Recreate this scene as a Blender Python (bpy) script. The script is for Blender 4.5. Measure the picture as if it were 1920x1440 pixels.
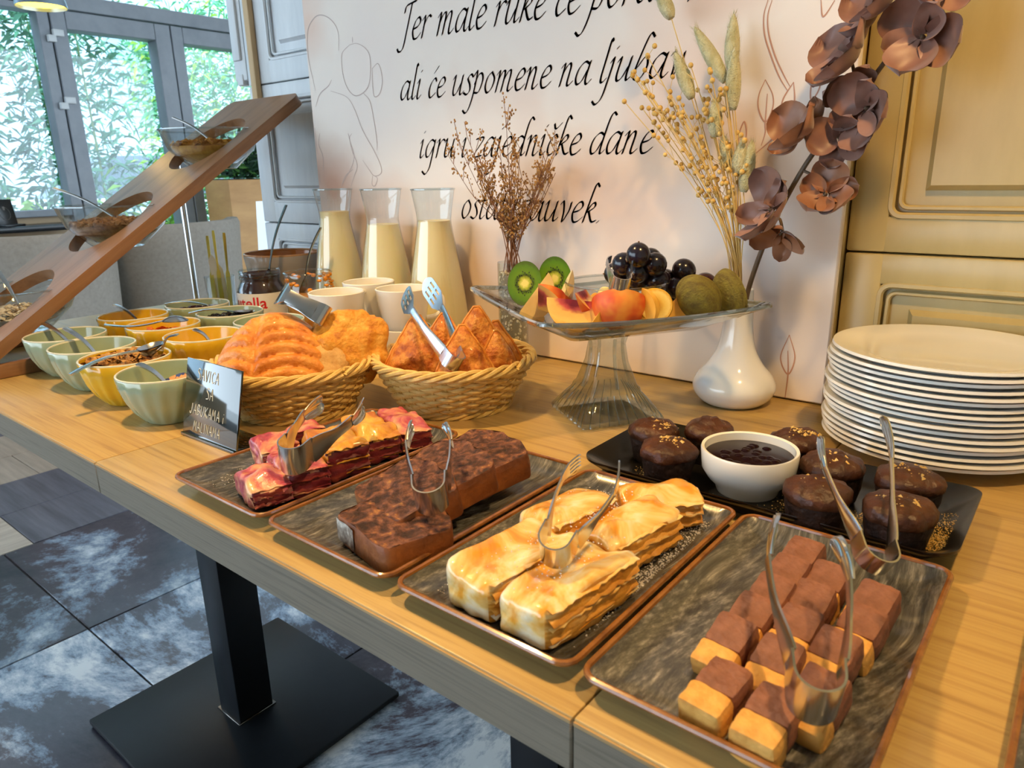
import bpy, bmesh, math, random
from mathutils import Vector, Matrix, Euler, noise
PI = math.pi
random.seed(7)
for o in list(bpy.data.objects):
    bpy.data.objects.remove(o)
S = bpy.context.scene
COL = S.collection
V = Vector

# ------------------------------------------------------------------ camera
TZ = 0.75                                   # table top height
cam_d = bpy.data.cameras.new('camera')
cam = bpy.data.objects.new('camera', cam_d)
COL.objects.link(cam)
yaw, pitch, roll = -0.684317, 0.286851, 0.0205525
fw = V((math.sin(yaw)*math.cos(pitch), math.cos(yaw)*math.cos(pitch), -math.sin(pitch)))
rt = V((math.cos(yaw), -math.sin(yaw), 0))
dn = fw.cross(rt)
right = math.cos(roll)*rt + math.sin(roll)*dn
down = -math.sin(roll)*rt + math.cos(roll)*dn
cam.matrix_world = Matrix(((right.x, -down.x, -fw.x, 0), (right.y, -down.y, -fw.y, 0),
                           (right.z, -down.z, -fw.z, TZ+0.31), (0, 0, 0, 1)))
cam_d.sensor_width = 36
cam_d.lens = 1344.8/1920*36
cam_d.clip_start = 0.02
cam_d.clip_end = 200
cam_d.dof.use_dof = True
cam_d.dof.focus_distance = 0.9
cam_d.dof.aperture_fstop = 13.0
S.camera = cam

# ------------------------------------------------------------------ light
def lin(h):
    h = h.lstrip('#')
    out = []
    for i in (0, 2, 4):
        c = int(h[i:i+2], 16)/255
        out.append(c/12.92 if c <= 0.04045 else ((c+0.055)/1.055)**2.4)
    return (*out, 1.0)

world = bpy.data.worlds.new('sky')
S.world = world
world.use_nodes = True
bg = world.node_tree.nodes['Background']
bg.inputs[0].default_value = (0.70, 0.86, 1.0, 1)
bg.inputs[1].default_value = 5.4
S.view_settings.view_transform = 'Standard'
S.view_settings.look = 'None'
S.view_settings.gamma = 1
S.view_settings.use_curve_mapping = False
S.view_settings.exposure = 0.16
WARM = (1.0, 0.62, 0.25)

# ------------------------------------------------------------------ materials
MATS = {}
def _mat(name):
    m = bpy.data.materials.new(name)
    m.use_nodes = True
    nt = m.node_tree
    b = nt.nodes['Principled BSDF']
    MATS[name] = m
    return m, nt, b

def setp(b, rough=.5, metal=0, spec=.5, coat=0, sss=0, trans=0, ior=1.45, sheen=0):
    b.inputs['Roughness'].default_value = rough
    b.inputs['Metallic'].default_value = metal
    b.inputs['Specular IOR Level'].default_value = spec
    b.inputs['Coat Weight'].default_value = coat
    b.inputs['Coat Roughness'].default_value = .08
    b.inputs['Transmission Weight'].default_value = trans
    b.inputs['IOR'].default_value = ior
    b.inputs['Sheen Weight'].default_value = sheen
    if sss:
        b.inputs['Subsurface Weight'].default_value = sss
        b.inputs['Subsurface Scale'].default_value = .01

def plain(name, col, **k):
    if name in MATS: return MATS[name]
    m, nt, b = _mat(name)
    b.inputs['Base Color'].default_value = lin(col)
    setp(b, **k)
    return m

def noisy(name, stops, scale=(10, 10, 10), detail=4, rough=.5, bump=0, bscale=None, dist=0, nrough=.6, rot=(0, 0, 0), coord='Object', rvar=0, **k):
    """colour ramp over a stretched noise, optional bump"""
    if name in MATS: return MATS[name]
    m, nt, b = _mat(name)
    N, L = nt.nodes, nt.links
    tc = N.new('ShaderNodeTexCoord')
    mp = N.new('ShaderNodeMapping')
    mp.inputs['Scale'].default_value = scale
    mp.inputs['Rotation'].default_value = rot
    csrc = N.new('ShaderNodeNewGeometry').outputs['Position'] if coord == 'World' else tc.outputs[coord]
    L.new(csrc, mp.inputs['Vector'])
    nz = N.new('ShaderNodeTexNoise')
    nz.inputs['Scale'].default_value = 1
    nz.inputs['Detail'].default_value = detail
    nz.inputs['Roughness'].default_value = nrough
    nz.inputs['Distortion'].default_value = dist
    L.new(mp.outputs[0], nz.inputs['Vector'])
    rp = N.new('ShaderNodeValToRGB')
    e = rp.color_ramp.elements
    e[0].position, e[0].color = stops[0][0], lin(stops[0][1])
    e[1].position, e[1].color = stops[-1][0], lin(stops[-1][1])
    for p, c in stops[1:-1]:
        q = e.new(p); q.color = lin(c)
    L.new(nz.outputs['Fac'], rp.inputs['Fac'])
    L.new(rp.outputs['Color'], b.inputs['Base Color'])
    setp(b, rough=rough, **k)
    if rvar:
        mr = N.new('ShaderNodeMapRange')
        mr.inputs['To Min'].default_value = max(0, rough-rvar)
        mr.inputs['To Max'].default_value = min(1, rough+rvar)
        L.new(nz.outputs['Fac'], mr.inputs['Value'])
        L.new(mr.outputs[0], b.inputs['Roughness'])
    if bump:
        src = nz
        if bscale:
            src = N.new('ShaderNodeTexNoise')
            src.inputs['Scale'].default_value = bscale
            src.inputs['Detail'].default_value = 5
            L.new(csrc, src.inputs['Vector'])
        bp = N.new('ShaderNodeBump')
        bp.inputs['Strength'].default_value = bump
        bp.inputs['Distance'].default_value = .004
        L.new(src.outputs['Fac'], bp.inputs['Height'])
        L.new(bp.outputs['Normal'], b.inputs['Normal'])
    return m

def thin_glass(name, tint='#ffffff', refl=1.0):
    """thin walled glass: clear with a fresnel reflection"""
    m = bpy.data.materials.new(name)
    m.use_nodes = True
    nt = m.node_tree
    N, L = nt.nodes, nt.links
    N.remove(N['Principled BSDF'])
    tr = N.new('ShaderNodeBsdfTransparent'); tr.inputs[0].default_value = lin(tint)
    gl = N.new('ShaderNodeBsdfGlossy'); gl.inputs['Roughness'].default_value = .02
    ge = N.new('ShaderNodeNewGeometry')
    dt = N.new('ShaderNodeVectorMath'); dt.operation = 'DOT_PRODUCT'
    L.new(ge.outputs['Incoming'], dt.inputs[0]); L.new(ge.outputs['Normal'], dt.inputs[1])
    ab = N.new('ShaderNodeMath'); ab.operation = 'ABSOLUTE'; L.new(dt.outputs['Value'], ab.inputs[0])
    om = N.new('ShaderNodeMath'); om.operation = 'SUBTRACT'; om.inputs[0].default_value = 1; L.new(ab.outputs[0], om.inputs[1])
    pw = N.new('ShaderNodeMath'); pw.operation = 'POWER'; pw.inputs[1].default_value = 4; L.new(om.outputs[0], pw.inputs[0])
    ml = N.new('ShaderNodeMath'); ml.operation = 'MULTIPLY_ADD'; ml.inputs[1].default_value = refl*.85; ml.inputs[2].default_value = .05*refl; ml.use_clamp = True
    L.new(pw.outputs[0], ml.inputs[0])
    mx = N.new('ShaderNodeMixShader')
    L.new(ml.outputs[0], mx.inputs[0]); L.new(tr.outputs[0], mx.inputs[1]); L.new(gl.outputs[0], mx.inputs[2])
    L.new(mx.outputs[0], N['Material Output'].inputs['Surface'])
    MATS[name] = m
    return m

def emit(name, col, s):
    m, nt, b = _mat(name)
    b.inputs['Base Color'].default_value = lin(col)
    b.inputs['Emission Color'].default_value = lin(col)
    b.inputs['Emission Strength'].default_value = s
    return m

def radial(name, stops, rad, axis='z', rough=.4, spokes=None, **k):
    """colour by distance from the local axis (cut fruit)"""
    if name in MATS: return MATS[name]
    m, nt, b = _mat(name)
    N, L = nt.nodes, nt.links
    tc = N.new('ShaderNodeTexCoord')
    mp = N.new('ShaderNodeMapping')
    sc = {'all': (1, 1, .62), 'z': (1, 1, 0), 'x': (0, 1, 1), 'y': (1, 0, 1)}[axis]
    mp.inputs['Scale'].default_value = tuple(s/rad for s in sc)
    L.new(tc.outputs['Object'], mp.inputs['Vector'])
    ln = N.new('ShaderNodeVectorMath'); ln.operation = 'LENGTH'
    nz = N.new('ShaderNodeTexNoise'); nz.inputs['Scale'].default_value = 6
    L.new(mp.outputs[0], nz.inputs['Vector'])
    L.new(mp.outputs[0], ln.inputs[0])
    ad = N.new('ShaderNodeMath'); ad.operation = 'MULTIPLY_ADD'; ad.inputs[1].default_value = .22
    L.new(nz.outputs['Fac'], ad.inputs[0]); L.new(ln.outputs['Value'], ad.inputs[2])
    sb = N.new('ShaderNodeMath'); sb.operation = 'SUBTRACT'; sb.inputs[1].default_value = .11
    L.new(ad.outputs[0], sb.inputs[0])
    rp = N.new('ShaderNodeValToRGB')
    e = rp.color_ramp.elements
    e[0].position, e[0].color = stops[0][0], lin(stops[0][1])
    e[1].position, e[1].color = stops[-1][0], lin(stops[-1][1])
    for p, c in stops[1:-1]:
        q = e.new(p); q.color = lin(c)
    L.new(sb.outputs[0], rp.inputs['Fac'])
    L.new(rp.outputs['Color'], b.inputs['Base Color'])
    setp(b, rough=rough, **k)
    return m

# ------------------------------------------------------------------ mesh helpers
class MB:
    def __init__(s): s.v = []; s.f = []; s.m = []
    def add(s, vs, fs, mi=0, M=None):
        n = len(s.v)
        s.v += [tuple(M @ V(p)) if M else tuple(p) for p in vs]
        s.f += [tuple(i+n for i in f) for f in fs]
        s.m += [mi]*len(fs)
        return s
    def box(s, a, b, mi=0, M=None):
        x0, y0, z0 = a; x1, y1, z1 = b
        return s.add([(x0,y0,z0),(x1,y0,z0),(x1,y1,z0),(x0,y1,z0),(x0,y0,z1),(x1,y0,z1),(x1,y1,z1),(x0,y1,z1)],
              [(0,3,2,1),(4,5,6,7),(0,1,5,4),(1,2,6,5),(2,3,7,6),(3,0,4,7)], mi, M)
    def bm(s, bm, mi=0, M=None):
        bm.verts.ensure_lookup_table(); bm.verts.index_update()
        s.add([v.co.copy() for v in bm.verts], [tuple(v.index for v in f.verts) for f in bm.faces], mi, M)
        bm.free()
        return s
    def rbox(s, a, b, r=.003, seg=2, mi=0, M=None):
        bm = bmesh.new()
        bmesh.ops.create_cube(bm, size=1)
        for v in bm.verts:
            v.co = V([(a[i]+b[i])/2+v.co[i]*(b[i]-a[i]) for i in range(3)])
        r = min(r, .49*min(b[i]-a[i] for i in range(3)))
        bmesh.ops.bevel(bm, geom=bm.edges[:], offset=r, segments=seg, affect='EDGES', profile=.5)
        return s.bm(bm, mi, M)
    def lathe(s, prof, n=32, mi=0, M=None, cap=True, flute=None):
        vs = []; fs = []
        for r, z in prof:
            for k in range(n):
                a = 2*PI*k/n
                rr = r
                if flute: rr = r*flute(a, z)
                vs.append((rr*math.cos(a), rr*math.sin(a), z))
        for i in range(len(prof)-1):
            for k in range(n):
                k2 = (k+1) % n
                fs.append((i*n+k, i*n+k2, (i+1)*n+k2, (i+1)*n+k))
        if cap:
            if prof[0][0] > 1e-6: fs.append(tuple(range(n-1, -1, -1)))
            if prof[-1][0] > 1e-6: fs.append(tuple((len(prof)-1)*n+k for k in range(n)))
        return s.add(vs, fs, mi, M)
    def tube(s, pts, rad, n=6, mi=0, M=None, closed=False, caps=True):
        pts = [V(p) for p in pts]
        m = len(pts)
        if not hasattr(rad, '__len__'): rad = [rad]*m
        vs = []; fs = []
        up = None
        for i, p in enumerate(pts):
            if closed: t = pts[(i+1) % m]-pts[i-1]
            else: t = pts[min(i+1, m-1)]-pts[max(i-1, 0)]
            if t.length < 1e-9: t = V((0, 0, 1))
            t.normalize()
            if up is None:
                up = V((0, 0, 1)) if abs(t.z) < .9 else V((1, 0, 0))
            u = up-t*up.dot(t)
            if u.length < 1e-6: u = t.orthogonal()
            u.normalize(); up = u
            w = t.cross(u)
            for k in range(n):
                a = 2*PI*k/n
                vs.append(p+(u*math.cos(a)+w*math.sin(a))*rad[i])
        for i in range(m if closed else m-1):
            j = (i+1) % m
            for k in range(n):
                k2 = (k+1) % n
                fs.append((i*n+k, i*n+k2, j*n+k2, j*n+k))
        if caps and not closed:
            fs.append(tuple(range(n-1, -1, -1))); fs.append(tuple((m-1)*n+k for k in range(n)))
        return s.add(vs, fs, mi, M)
    def grid(s, fn, nu, nv, mi=0, M=None, wrap=False, skip=None):
        vs = [fn(i/(nu if wrap else nu-1), j/(nv-1)) for j in range(nv) for i in range(nu)]
        fs = []
        for j in range(nv-1):
            for i in range(nu if wrap else nu-1):
                if skip and skip(i, j): continue
                i2 = (i+1) % nu
                fs.append((j*nu+i, j*nu+i2, (j+1)*nu+i2, (j+1)*nu+i))
        return s.add(vs, fs, mi, M)
    def ball(s, c, r, n=10, mi=0, M=None):
        r = (r, r, r) if not hasattr(r, '__len__') else r
        bm = bmesh.new()
        bmesh.ops.create_uvsphere(bm, u_segments=n, v_segments=max(4, n*2//3), radius=1)
        for v in bm.verts: v.co = V((c[0]+v.co.x*r[0], c[1]+v.co.y*r[1], c[2]+v.co.z*r[2]))
        return s.bm(bm, mi, M)
    def loft(s, loops, mi=0, M=None, cap0=True, cap1=True):
        n = len(loops[0]); vs = [p for l in loops for p in l]; fs = []
        for i in range(len(loops)-1):
            for k in range(n):
                k2 = (k+1) % n
                fs.append((i*n+k, i*n+k2, (i+1)*n+k2, (i+1)*n+k))
        if cap0: fs.append(tuple(range(n-1, -1, -1)))
        if cap1: fs.append(tuple((len(loops)-1)*n+k for k in range(n)))
        return s.add(vs, fs, mi, M)
    def rough(s, seed, amp, f=75):
        out = []
        for p in s.v:
            q = V(p); d = V((q.x, q.y, (q.z-.02))).normalized() if q.length > 1e-6 else V((0, 0, 1))
            k = amp*(nz(p, f, seed)+.6*nz(p, f*2.6, seed+5)) if p[2] > .001 else 0
            out.append(tuple(q+d*k))
        s.v = out
        return s
    def build(s, name, mats, parent=None, loc=None, rot=None, smooth=True, ang=40, sub=0):
        me = bpy.data.meshes.new(name)
        me.from_pydata(s.v, [], s.f)
        if not isinstance(mats, (list, tuple)): mats = [mats]
        for m in mats: me.materials.append(m)
        if len(mats) > 1: me.polygons.foreach_set('material_index', s.m)
        bm = bmesh.new(); bm.from_mesh(me)
        bmesh.ops.recalc_face_normals(bm, faces=bm.faces[:])
        bm.to_mesh(me); bm.free()
        if smooth:
            me.polygons.foreach_set('use_smooth', [True]*len(me.polygons))
            me.set_sharp_from_angle(angle=math.radians(ang))
        me.update()
        o = bpy.data.objects.new(name, me)
        COL.objects.link(o)
        if parent: o.parent = parent
        if loc is not None: o.location = loc
        if rot is not None: o.rotation_euler = rot
        return o

def tag(o, label, cat, group=None, kind=None):
    o['label'] = label; o['category'] = cat
    if group: o['group'] = group
    if kind: o['kind'] = kind
    return o
def thing(name, label, cat, loc=(0, 0, 0), rz=0, group=None, rot=None):
    o = bpy.data.objects.new(name, None)
    o.empty_display_size = .05
    COL.objects.link(o)
    o.location = loc
    o.rotation_euler = rot if rot is not None else (0, 0, rz)
    return tag(o, label, cat, group)
def struct(o): o['kind'] = 'structure'; return o
def copy_tree(o, parent=None):
    c = o.copy(); COL.objects.link(c); c.parent = parent
    for ch in list(o.children): copy_tree(ch, c)
    return c

def rrect(w, d, r, n=6, cx=0, cy=0, z=0):
    pts = []
    for qx, qy, a0 in ((1, 1, 0), (-1, 1, 90), (-1, -1, 180), (1, -1, 270)):
        for k in range(n+1):
            a = math.radians(a0+90*k/n)
            pts.append((cx+qx*(w/2-r)+r*math.cos(a), cy+qy*(d/2-r)+r*math.sin(a), z))
    return pts
def catmull(pts, n=8, closed=False):
    P = [V(p) for p in pts]; m = len(P); out = []
    rng = range(m) if closed else range(m-1)
    for i in rng:
        p1, p2 = P[i], P[(i+1) % m]
        p0 = P[i-1] if (i > 0 or closed) else p1*2-p2
        p3 = P[(i+2) % m] if (i+2 < m or closed) else p2*2-p1
        for k in range(n):
            t = k/n
            out.append(.5*((2*p1)+(p2-p0)*t+(2*p0-5*p1+4*p2-p3)*t*t+(3*p1-p0-3*p2+p3)*t**3))
    if not closed: out.append(P[-1])
    return out
def nz(p, f, seed=0): return noise.noise(V((p[0]*f+seed*7.13, p[1]*f-seed*3.7, p[2]*f+seed*1.9)))
def blob(size, cuts=6, e=6, amp=0, freq=60, seed=0, warp=None):
    """rounded subdivided block, noise displaced"""
    bm = bmesh.new()
    bmesh.ops.create_cube(bm, size=2)
    bmesh.ops.subdivide_edges(bm, edges=bm.edges[:], cuts=cuts, use_grid_fill=True)
    for v in bm.verts:
        x, y, z = v.co
        s = (abs(x)**e+abs(y)**e+abs(z)**e)**(-1/e)
        v.co = V((x*s*size[0]/2, y*s*size[1]/2, z*s*size[2]/2))
    bm.normal_update()
    for v in bm.verts:
        if amp: v.co += v.normal*amp*(nz(v.co, freq, seed)+.5*nz(v.co, freq*2.3, seed+3))
        if warp: v.co = V(warp(v.co))
    return bm
def mm(loc=(0, 0, 0), rot=(0, 0, 0), sc=(1, 1, 1)):
    return Matrix.LocRotScale(V(loc), Euler(rot), V(sc))

# shared materials
steel = noisy('steel', [(0, '#b9bcc0'), (1, '#d8dadc')], (40, 40, 40), rough=.2, metal=1, rvar=.06)
steel_dark = plain('steel_dark', '#6e6c6a', rough=.25, metal=1)
porcelain = plain('porcelain', '#eceae2', rough=.12, coat=.5)
glass = thin_glass('thin_glass', '#f8fcfd', 1.6)
glass_solid = thin_glass('pressed_glass', '#f0f5f6', 1.8)
glass_rim = thin_glass('glass_edge', '#e4edf0', 2.6)
black_metal = noisy('black_metal', [(0, '#0b0f14'), (1, '#151b22')], (30, 30, 30), rough=.42, spec=.35)

# ================================================================== SETTING
grout = plain('grout', '#2a2c31', rough=.8)
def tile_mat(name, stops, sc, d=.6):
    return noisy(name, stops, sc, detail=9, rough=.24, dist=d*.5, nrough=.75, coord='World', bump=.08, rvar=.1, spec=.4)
tiles_m = [tile_mat('patina_glare_tile_a', [(.34, '#2c2e3a'), (.47, '#4c4a57'), (.515, '#8fa4bf'), (.59, '#eaf2fa')], (1.9, 3.2, 2)),  # pale blue stops: patina mottling plus window reflections painted into the colour
           tile_mat('patina_glare_tile_b', [(.34, '#2c2a34'), (.48, '#564e58'), (.53, '#a0b2c8'), (.60, '#eaf2fa')], (3.2, 2.1, 2), 1.0),
           tile_mat('patina_glare_tile_c', [(.3, '#272a35'), (.50, '#4b4650'), (.56, '#7d8fa6'), (.66, '#d3dee8')], (2.4, 2.6, 2), .3)]
woodtile_m = [noisy('wood_tile_a', [(.3, '#8f8378'), (.7, '#b7aa9c')], (3, 40, 3), coord='World', rough=.35),
              noisy('wood_tile_b', [(.3, '#a3968a'), (.7, '#c9beb0')], (40, 3, 3), coord='World', rough=.35),
              noisy('wood_tile_c', [(.3, '#4a4a55'), (.7, '#6c6d7a')], (3, 40, 3), coord='World', rough=.35)]
fl = struct(MB().box((-9, -6, -.06), (3, 8, -.004)).build('floor', grout, smooth=False))
T = .6
tmesh = {}
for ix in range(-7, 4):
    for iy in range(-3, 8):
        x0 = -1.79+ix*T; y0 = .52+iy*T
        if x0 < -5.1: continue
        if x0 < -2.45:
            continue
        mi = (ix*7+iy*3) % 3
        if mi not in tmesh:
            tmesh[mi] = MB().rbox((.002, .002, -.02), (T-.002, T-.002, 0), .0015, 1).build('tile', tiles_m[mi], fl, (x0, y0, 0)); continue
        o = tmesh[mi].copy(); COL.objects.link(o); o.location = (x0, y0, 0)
# patchwork of wood look tiles beyond
rs = random.Random(3)
wm = {}
for ix in range(0, 9):
    x1 = -2.392-ix*.3
    y = -.9+(ix % 3)*.11
    while y < 4.0:
        ln = rs.choice((.15, .3, .45, .6))
        mi = rs.choice((0, 1, 0, 1, 2))
        o = MB().rbox((.0015, .0015, -.02), (.2985, ln-.0015, 0), .0012, 1).build('tile', woodtile_m[mi], fl, (x1-.3, y, 0))
        y += ln

ceil_m = plain('ceiling_paint', '#d9d4c9', rough=.9)
struct(MB().box((-5.3, -5, 2.75), (1.6, 5.6, 2.85)).build('ceiling', ceil_m, smooth=False))
wall_m = noisy('wall_paint', [(.3, '#cfc4b0'), (.7, '#d8cdb9')], (3, 3, 3), rough=.85)
struct(MB().box((-1.655, 1.078, 0), (1.6, 1.22, 2.75)).build('wall_back', wall_m, smooth=False))
struct(MB().box((1.5, -5, 0), (1.6, 1.078, 2.75)).build('wall_right', wall_m, smooth=False))
struct(MB().box((-.75, -5, 0), (1.6, -4.9, 2.75)).build('wall_light_block', wall_m, smooth=False))  # unseen wall, added to keep front daylight off the right side
struct(MB().box((-5.3, 5.5, 0), (-1.655, 5.6, 2.75)).build('wall_far', wall_m, smooth=False))

# ---- panelled doors behind the table (right: cream, left: white)
cream = noisy('cream_paint', [(.30, '#ac9862'), (.5, '#bda974'), (.62, '#b29e68'), (.75, '#9a8452')], (5, 5, 1.1), detail=6, rough=.32, bump=.12, coord='World', dist=.4)
white_p = noisy('white_paint', [(.3, '#c6ccd2'), (.6, '#dde2e6'), (.8, '#d2d4d2')], (14, 14, 2.5), detail=5, rough=.45, bump=.1, coord='World')
gap_m = plain('dark_gap', '#2b2014', rough=.9)
def raised(mb, x0, x1, z0, z1, yf, depth, inset, bev):
    """raised panel: bevelled field, front at y = yf"""
    A = [(x0, yf+depth, z0), (x1, yf+depth, z0), (x1, yf+depth, z1), (x0, yf+depth, z1)]
    B = [(x0+bev, yf, z0+bev), (x1-bev, yf, z0+bev), (x1-bev, yf, z1-bev), (x0+bev, yf, z1-bev)]
    mb.add(A+B, [(4, 5, 6, 7), (0, 1, 5, 4), (1, 2, 6, 5), (2, 3, 7, 6), (3, 0, 4, 7)])
def panel_door(name, mat, x0, x1, yf, rows, stile, yb, gm_=None):
    """rows: (z0, z1, ((panel x0, x1, z0, z1), ...)); each row one leaf"""
    d = struct(MB().box((x0-.001, yb-.012, 0), (x1+.001, yb, 2.6)).build(name, gm_ or gap_m, smooth=False))
    for z0, z1, (px0, px1, pz0, pz1) in rows:
        g = .0012
        fr = MB()
        fr.rbox((x0+g, yf, z0+g), (px0, yb-.012, z1-g), .003)
        fr.rbox((px1, yf, z0+g), (x1-g, yb-.012, z1-g), .003)
        fr.rbox((px0-.004, yf+.0008, z0+g), (px1+.004, yb-.012, pz0), .003)
        fr.rbox((px0-.004, yf+.0008, pz1), (px1+.004, yb-.012, z1-g), .003)
        fr.build('door_frame', mat, d)
        mo = MB()
        loop = rrect(px1-px0, pz1-pz0, .014, 5, (px0+px1)/2, (pz0+pz1)/2)
        mo.tube([(p[0], yf+.003, p[1]) for p in loop], .0045, 6, closed=True)
        loop2 = rrect(px1-px0-.02, pz1-pz0-.02, .01, 5, (px0+px1)/2, (pz0+pz1)/2)
        mo.tube([(p[0], yf+.006, p[1]) for p in loop2], .003, 6, closed=True)
        mo.build('moulding', mat, d)
        pn = MB()
        pn.box((px0-.002, yf+.012, pz0-.002), (px1+.002, yf+.02, pz1+.002))
        raised(pn, px0+.034, px1-.034, pz0+.03, pz1-.03, yf+.003, .01, .03, .007)
        pn.build('door_panel', mat, d, smooth=False)
    return d
struct(MB().rbox((-.34, 1.015, .70), (-.2612, 1.07, 2.58), .002).build('trim_3', cream))
panel_door('door_1', cream, -.2595, .46, 1.015, [(.0, .952, (-.212, .41, .06, .912)), (.952, 2.58, (-.212, .41, .998, 2.5))], .05, 1.078)
panel_door('door_2', white_p, -1.655, -1.0, 1.05, [(.0, .952, (-1.60, -1.06, .06, .912)), (.952, 1.27, (-1.60, -1.06, 1.003, 1.235)), (1.27, 2.58, (-1.56, -1.06, 1.32, 2.5))], .05, 1.078, plain('shutter_gap', '#6d7278', rough=.9))
tr = MB()
tr.rbox((-1.622, 1.035, 1.2), (-1.600, 1.05, 2.6), .004)
struct(tr.build('trim_1', noisy('bare_wood_edge', [(.3, '#c2a276'), (.7, '#d3b68c')], (30, 30, 3), rough=.6)))
lf = struct(MB().rbox((-1.712, 1.052, 1.285), (-1.66, 1.30, 2.6), .004).build('door_3', white_p))
MB().rbox((-1.703, 1.045, 1.33), (-1.672, 1.053, 2.55), .003).build('door_panel', white_p, lf)
MB().rbox((-1.70, 1.049, 1.275), (-1.675, 1.07, 1.30), .003).build('latch_block', white_p, lf)

# ---- window wall at the far left
XW = -5.0
alu = noisy('grey_aluminium', [(.3, '#7c8189'), (.7, '#8a8f96')], (8, 8, 8), rough=.4, spec=.4)
pane_m = thin_glass('window_pane', '#f4fbff', .8)
ww = MB()
ww.box((XW-.12, -4, 0), (XW, 1.83, .86)); ww.box((XW-.12, -4, 2.62), (XW, 5.5, 2.75)); ww.box((XW-.12, 3.62, 0), (XW, 5.5, 2.75))
struct(ww.build('wall_left', plain('beige_wall', '#b59d80', rough=.8), smooth=False))
def fbox(mb, y0, y1, z0, z1, d=.05, x=0): mb.rbox((XW-.06+x, y0, z0), (XW+d+x, y1, z1), .004, 1)
def glazing(name, y0, y1, z0, z1):
    w = struct(MB().box((XW-.034, y0-.01, z0-.01), (XW-.026, y1+.01, z1+.01)).build(name, pane_m, smooth=False))
    return w
w1 = glazing('window_1', .33, 1.835, .9, 2.0)
f = MB(); fbox(f, .26, .33, .86, 2.06); fbox(f, .33, 1.83, .86, .9); fbox(f, .33, 1.83, 2.0, 2.06); fbox(f, 1.83, 1.893, 0, 2.03)
f.build('window_frame', alu, w1)
w1b = glazing('window_2', -1.4, .19, .9, 2.0)
f = MB(); fbox(f, -1.47, -1.4, .86, 2.06); fbox(f, -1.4, .26, .86, .9); fbox(f, -1.4, .26, 2.0, 2.06); fbox(f, .19, .26, .86, 2.06)
f.build('window_frame', alu, w1b)
d1 = glazing('door_4', 1.98, 2.505, .2, 1.92)
f = MB(); fbox(f, 1.899, 1.98, 0, 2.02, .06); fbox(f, 2.505, 2.607, 0, 2.02, .06); fbox(f, 1.98, 2.505, 1.92, 2.02, .06); fbox(f, 1.98, 2.505, .0, .2, .06)
f.build('door_frame', alu, d1)
hm = plain('white_hinge', '#c9ccce', rough=.4)
for zc in (1.875, 1.508, .35):
    h = MB(); h.rbox((XW+.055, 1.862, zc-.035), (XW+.085, 1.905, zc+.002), .003); h.rbox((XW+.055, 1.893, zc-.002), (XW+.085, 1.95, zc+.035), .003)
    h.build('hinge', hm, d1)
d2 = glazing('door_5', 2.69, 3.45, .2, 1.92)
f = MB(); fbox(f, 2.613, 2.69, 0, 2.02, .06); fbox(f, 3.45, 3.55, 0, 2.02, .06); fbox(f, 2.69, 3.45, 1.92, 2.02, .06); fbox(f, 2.69, 3.45, 0, .2, .06)
f.build('door_frame', alu, d2)
w3 = glazing('window_3', -1.4, 3.5, 2.115, 2.6)
f = MB(); fbox(f, -1.47, 3.6, 2.03, 2.115, .05); fbox(f, -1.47, 3.6, 2.6, 2.65); fbox(f, 3.55, 3.62, 0, 2.65)
f.build('window_frame', alu, w3)
led = MB().rbox((XW, -1.5, .79), (XW+.3, 1.80, .822), .004)
struct(led.build('trim_2', plain('black_ledge', '#14161a', rough=.25)))
sgn = thing('ledge_sign', 'small black menu sign standing on the black window ledge', 'sign', (-4.84, 1.44, .822), .35)
MB().rbox((-.015, -.06, 0), (.06, .06, .012), .002).build('base', MATS['black_ledge'], sgn)
sb = MB().rbox((-.004, -.06, .0), (.004, .06, .15), .002).build('card', MATS['black_ledge'], sgn, rot=(0, -.15, 0))
rg = MB(); rg.tube([(.0055, .03*math.cos(a/12*2*PI), .07+.036*math.sin(a/12*2*PI)) for a in range(12)], .0012, 4, closed=True)
rg.box((.004, -.006, .09), (.006, .006, .11))
rg.build('emblem', plain('sign_print', '#6b6660', rough=.6), sb)

# ---- outside: ground, pale building, bamboo, parked car
struct(MB().box((-40, -30, -.2), (-5.12, 40, -.1)).build('ground_outside', noisy('paving', [(.3, '#a9adb0'), (.7, '#c4c8ca')], (2, 2, 2), coord='World', rough=.9), smooth=False))
bw = plain('render_white', '#b4c2cc', rough=.9)
bd = thing('house', 'pale rendered building standing beyond the bamboo', 'building', (-13, 5, -.1))
MB().box((-3, -10, 0), (0, 14, 7)).build('wall', bw, bd, smooth=False)
for k in range(5):
    w = MB().box((-.05, -6+k*3.3, 2.2), (.06, -4.8+k*3.3, 3.7)).build('window', plain('far_window_frame', '#c9d2da', rough=.6), bd, smooth=False)
    MB().box((.0, -5.9+k*3.3, 2.3), (.08, -4.9+k*3.3, 3.6)).build('pane', plain('far_glass', '#8fa6b8', rough=.1), w, smooth=False)
car = thing('parked_car', 'white parked car seen through the glass door', 'car', (-10.2, 4.55, -.1), PI/2)
carm = plain('car_white', '#dfe6ec', rough=.2, coat=.6)
def carsec(x, zs, w): return [(x, -w, .28), (x, -w, zs*.55), (x, -w*.82, zs), (x, w*.82, zs), (x, w, zs*.55), (x, w, .28)]
MB().loft([carsec(-2.1, .62, .7), carsec(-1.9, .86, .84), carsec(-1.0, .95, .86), carsec(1.3, .98, .86), carsec(2.0, .9, .8), carsec(2.15, .6, .7)]).build('body', carm, car)
MB().loft([carsec(-.95, .96, .8), carsec(-.45, 1.45, .72), carsec(.9, 1.48, .72), carsec(1.6, .98, .78)]).build('cabin', plain('car_glass', '#4b5a66', rough=.08), car)
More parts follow.
